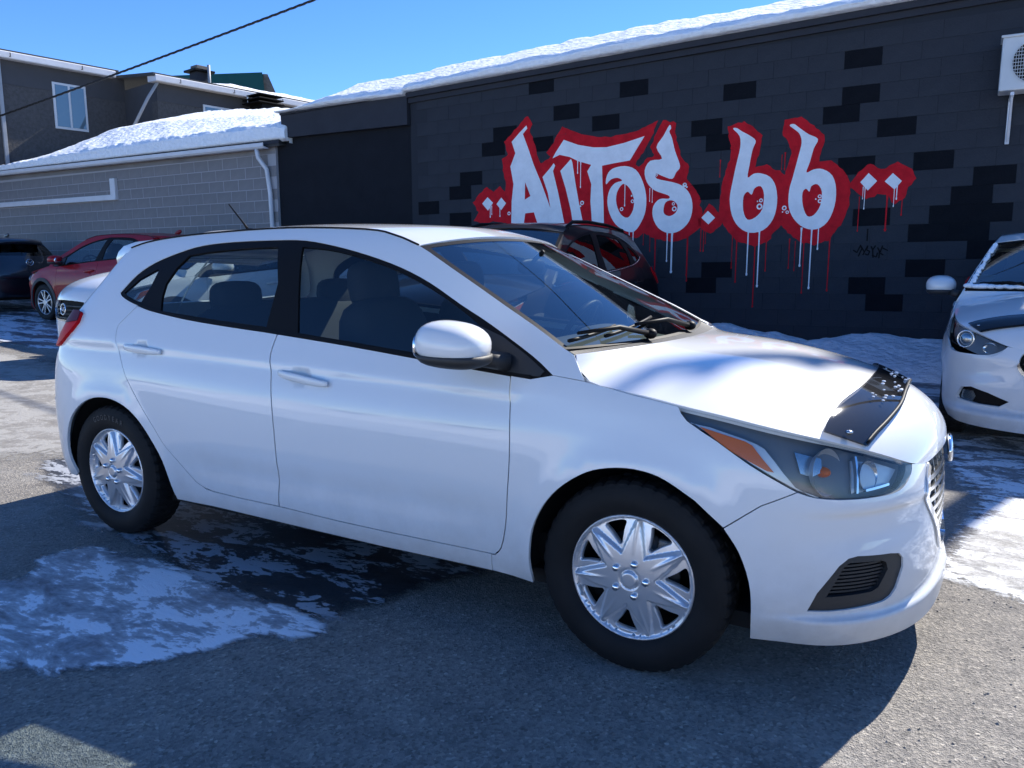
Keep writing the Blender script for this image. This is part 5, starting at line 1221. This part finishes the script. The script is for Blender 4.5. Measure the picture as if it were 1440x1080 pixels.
    for cx in (0., -2.58):
        for sg in (1, -1):
            V = []; F = []; n_ = 28
            for i in range(n_+1):
                a = -.18+(PI+.36)*i/n_
                for y in (-.812, -.50): V.append((cx+.395*math.cos(a), y*sg, .305+.385*math.sin(a)))
            F = [(2*i, 2*i+1, 2*i+3, 2*i+2) for i in range(n_)]
            V.append((cx, -.50*sg, .3)); F += [(2*i+1, len(V)-1, 2*i+3) for i in range(n_)]
            mobj('wheel_arch_liner', np.array(V)*car['scale'], F, 'dark', root)
    for x, ys in ((-1.18, (-.36, .36)),):
        for y in ys:
            b = MB(); b.ellipsoid((x+.22, y, .50), (.28, .25, .12), None, .5); b.ellipsoid((x-.10, y, .80), (.10, .25, .34), Matrix.Rotation(-.22, 3, 'Y'), .5); b.ellipsoid((x-.20, y, 1.185), (.065, .135, .105), Matrix.Rotation(-.15, 3, 'Y'), .6)
            b.tube([(x-.17, y-.06, 1.0), (x-.19, y-.06, 1.2)], .007, 5); b.tube([(x-.17, y+.06, 1.0), (x-.19, y+.06, 1.2)], .007, 5)
            scaled(b, car).obj('seat', 'interior', root, smooth=True)
    b = MB(); b.ellipsoid((-1.92, 0, .50), (.26, .64, .12), None, .4); b.ellipsoid((-2.18, 0, .80), (.09, .64, .30), Matrix.Rotation(-.3, 3, 'Y'), .4)
    for y in (-.36, .36): b.ellipsoid((-2.24, y, 1.11), (.06, .14, .085), None, .6)
    scaled(b, car).obj('rear_bench', 'interior', root, smooth=True)
    b = MB(); b.ellipsoid((-.42, 0, .80), (.30, .70, .165), Matrix.Rotation(.10, 3, 'Y'), .5, 24, 12); b.ellipsoid((-.60, .36, .945), (.10, .19, .05), None, .7); b.box((-.75, 0, .62), (.5, .22, .25), None, .03); scaled(b, car).obj('dashboard', 'interior_grey', root, smooth=True)
    b = MB(); V = []
    Rm = Matrix.Rotation(-1.13, 3, 'Y')
    rg_ = [Rm @ Vector((.185*math.cos(a), .185*math.sin(a), 0))+Vector((-.735, .36, .93)) for a in np.linspace(0, 2*PI, 33)]
    b.tube(rg_, .014, 8, False); b.ellipsoid((-.72, .36, .925), (.03, .07, .06), None, .8)
    for a in (0.2, 2.94, 4.71): b.tube([rg_[int(a/(2*PI)*32)], Vector((-.72, .36, .925))], .012, 6)
    scaled(b, car).obj('steering_wheel', 'trim', root, smooth=True)
    grid_patch('headliner', ROOF, 0.02, .97, .04, 1.96, 16, 16, 'liner', car, flip=False, off=.03)
    b = MB(); b.ellipsoid((-.80, 0, 1.265), (.018, .115, .034), Matrix.Rotation(.2, 3, 'Y'), .7); b.tube([(-.80, 0, 1.28), (-.74, 0, 1.33)], .01, 6); scaled(b, car).obj('rear_view_mirror', 'trim', root, smooth=True)
    # --- wheels
    i = 0
    for x in (0., -2.58):
        for sg in (-1, 1):
            wheel(car, x, sg, wheels, R, rot=(.10 if x == 0. else -.10)+i*.0, text=wheel_text if (x < -1 and sg < 0) else None); i += 1
    if clad:
        for A_ in (FA, RA):
            a = np.array(sm(A_, 3)); c = np.array([.0 if A_ is FA else -2.58, .30]); o_ = a+(a-c)/np.linalg.norm(a-c, axis=1)[:, None]*.055
            panel('arch_cladding', a.tolist()+o_[::-1].tolist(), SF, 'cladding', car, off=.008, rim=.015, gap=0)
        panel('sill_cladding', [(-2.15, .232), (-.35, .226), (-.35, .34), (-2.15, .34)], SF, 'cladding', car, off=.008, rim=.012, gap=0)
    return car
def winged_badge(car, c, ax, R=.055):
    """round chrome badge with a spread wing shape inside, facing along ax"""
    Rm = Vector(ax).to_track_quat('Z', 'Y').to_matrix(); b = MB()
    b.tube([Rm @ Vector((R*1.12*math.cos(a), R*math.sin(a), 0))+Vector(c) for a in np.linspace(0, 2*PI, 33)], R*.12, 6, False)
    for sg in (-1, 1): b.tube([Rm @ Vector((sg*x*R, y*R, .004))+Vector(c) for x, y in ((1.0, .25), (.55, .38), (.2, -.12), (0, -.32))], R*.10, 6)
    b.tube([Rm @ Vector((x*R, y*R, .004))+Vector(c) for x, y in ((-.75, -.55), (-.45, .05), (0, -.32), (.45, .05), (.75, -.55))], R*.07, 6)
    return b.obj('badge', 'chrome', car['root'], smooth=True)
# ------------------------------------------------------------------ the cars
MT['cup_white'] = MT['white']
main = make_car('hatchback', 'white five door hatchback parked broadside in the foreground', 'car', (0, 0, 0), 0, main=True, wheel_text='GOODYEAR')
root = main['root']
b = MB()
c = Vector((.838, 0, .652)); Rm = Vector((1, 0, .12)).to_track_quat('X', 'Z').to_matrix()
el = lambda a, ry=.078, rz=.040, x=.0: c+Rm @ Vector((x, ry*math.cos(a), rz*math.sin(a)))
b.tube([el(a) for a in np.linspace(0, 2*PI, 41)], .0065, 8, False)
for y0, y1 in ((-.035, -.022), (.022, .035)): b.tube([c+Rm @ Vector((0, y0-.006, -.033)), c+Rm @ Vector((0.002, (y0+y1)/2, 0)), c+Rm @ Vector((0, y1+.006, .033))], .0075, 7)
b.tube([c+Rm @ Vector((0, -.03, -.008)), c+Rm @ Vector((.001, 0, 0)), c+Rm @ Vector((0, .03, .008))], .007, 7)
b.obj('badge', 'chrome', root, smooth=True)
b = MB(); b.tube([(-2.53, 0, 1.455), (-2.56, 0, 1.487), (-2.672, 0, 1.597)], [.009, .0055, .004], 7); b.ellipsoid((-2.52, 0, 1.452), (.04, .02, .014), None, 1, 12, 6); b.obj('antenna', 'trim', root, smooth=True)
# small white sedan at the right edge
def sedan_lamp(car, HB):
    for k, sg in enumerate((1, -1)):
        f = lambda s, z, d: Vector(((SF(s, z)[0]-normal_of(SF, np.array([s]), np.array([z]), False)[0]*d)*[1, sg, 1]*car['scale']).tolist())
        ax = Vector((.85, -.45*sg, .05)).normalized(); Rm = ax.to_track_quat('Z', 'Y').to_matrix()
        c0 = f(*LAMP_C, .030); b = MB(); b.lathe([(.060, -.02), (.062, .004), (.055, .012), (.050, .004), (.050, -.01)], 28, 'z'); b.V = [tuple(Rm @ Vector(v)+c0) for v in b.V]; b.obj('projector_ring', 'chrome', HB[k], smooth=True)
        b = MB(); b.ellipsoid((0, 0, -.01), (.048, .048, .03), None, 1, 20, 10); b.V = [tuple(Rm @ Vector(v)+c0) for v in b.V]; b.obj('projector', 'chrome_dull', HB[k], smooth=True)
        c1 = f(*LAMP_R, .034); b = MB(); b.lathe([(.045, 0), (.038, -.012), (.02, -.022), (0, -.024)], 18, 'z'); b.V = [tuple(Rm @ Vector((v[0]*1.1, v[1]*.9, v[2]))+c1) for v in b.V]; b.obj('reflector', 'chrome', HB[k], smooth=True)
    panel('side_marker', [LAMP_O[0], LAMP_O[1], (LAMP_O[1][0]+.03, LAMP_O[1][1]-.05), (LAMP_O[-1][0]+.05, LAMP_O[-1][1]+.03), LAMP_O[-1]], SF, 'side_lamp', car, off=-.03, rim=0, gap=.012, parent=HB)
MT['side_lamp'] = mat('pale_amber_lamp', (.42, .30, .22), .25, .3)
LAMP_O = [(.20, .833), (.389, .815), (.551, .784), (.738, .733), (.886, .688), (.849, .627), (.794, .622), (.66, .650), (.469, .684), (.33, .714), (.22, .765)]
LAMP_C = (.585, .722); LAMP_R = (.775, .684)
sed = make_car('sedan', 'white sedan cut by the right edge with swept headlight and hood deflector', 'car', (1.66, 3.72, 0), -PI/2-.03, (1.06, 1.03, 1.07), 'white', 'alloy', .31,
               lamp=dict(outline=smc(LAMP_O, 2), build=sedan_lamp), fog=[(.602, .351), (.614, .331), (.77, .319), (.901, .319), (.959, .357), (.837, .398), (.722, .422), (.641, .409)], grille='plain', spoiler=False)
# snow lying along the foot of its windscreen and down the pillar
b = MB(); r_ = np.random.default_rng(9)
for i in range(150):
    q = r_.uniform(.02, 1.9); p = WS(.035+r_.uniform(0, .025), q)[0]*sed['scale']+[0, 0, .008]; k = r_.uniform(.012, .028); b.ellipsoid(tuple(p), (k*1.3, k*1.5, k*.7), None, 1, 7, 5)
for i in range(120):
    t_ = r_.uniform(.03, .95); p = WS(t_, .03+r_.uniform(0, .03))[0]*sed['scale']+[.004, 0, .006]; k = r_.uniform(.008, .017); b.ellipsoid(tuple(p), (k*1.3, k, k), None, 1, 7, 5)
o = b.obj('windscreen_snow', 'snow_bit', sed['root'], smooth=True); o['kind'] = 'stuff'
# small white crossover behind the hatchback
wx = make_car('small_crossover', 'small white crossover with dark winged grille behind the white hatchback', 'car', (-7.93, 3.10, float(gz(-8.1, 3.1))), math.radians(-101), (1.02, 1.02, 1.13), 'white', 'alloy', .34, grille='plain', fog=False, deflector=False, clad=True)
winged_badge(wx, (.872, 0, .675), (1, 0, .1), .062)
# black sport utility by the wall
sv = make_car('sport_utility', 'glossy black sport utility vehicle between the white hatchback and the graffiti wall', 'car', (-3.22, 2.98, 0), -PI/2, (1.08, 1.06, 1.17), 'black_car', 'alloy', .35, grille='plain', fog=False, deflector=False, clad=True, side_glass='dark_glass', rear_glass='dark_glass')
for sg in (-1, 1):
    b = MB(); pts = [S(sval(x, z), z)[0]*sv['scale']*[1, sg, 1]+[0, .03*sg, .045] for x, z in ((-1.1, 1.36), (-1.3, 1.41), (-1.7, 1.425), (-2.2, 1.412), (-2.55, 1.375))]
    pts = [pts[0]-np.array([0, 0, .05])]+[*pts]+[pts[-1]-np.array([.03, 0, .06])]
    b.tube([tuple(v) for v in pts], .018, 8); b.obj('roof_rail', 'trim', sv['root'], smooth=True)
    ch = [p for p in sm(DBt, 2) if p[0] < -.3]
    b = MB(); b.tube([tuple(SF(s, z+.004)[0]*sv['scale']*[1, -sg, 1]+[0, sg*.004, 0]) for s, z in ch], .008, 5); b.obj('chrome_strip', 'chrome', sv['root'], smooth=True)
# red crossover and dark hatch along the grey wall
rc_ = make_car('crossover', 'dark red crossover with grey wheel arch cladding by the grey block wall', 'car', (-13.4, 5.92, float(gz(-13, 5.5))), PI, (1.03, 1.03, 1.055), 'red', 'alloy', .325, grille='plain', fog=False, deflector=False, clad=True, side_glass='glass', rear_glass='rear_glass')
b = MB(); b.ellipsoid((-2.62, 0, 1.535), (.09, .022, .035), Matrix.Rotation(.3, 3, 'Y'), .8, 12, 8); b.obj('antenna_fin', 'red', rc_['root'], smooth=True)
nv = make_car('dark_hatchback', 'black hatchback seen from behind at the far left edge', 'car', (-18.35, 5.75, float(gz(-16.5, 5.7))), PI, (1.0, 1.02, 1.0), 'navy', 'alloy', .31, grille='plain', fog=False, deflector=False, side_glass='dark_glass', rear_glass='dark_glass')
winged_badge(nv, (-3.345, 0, .93), (-1, 0, .1), .06)
b = MB(); b.ellipsoid((-2.62, 0, 1.455), (.09, .022, .035), Matrix.Rotation(.3, 3, 'Y'), .8, 12, 8); b.obj('antenna_fin', 'navy', nv['root'], smooth=True)
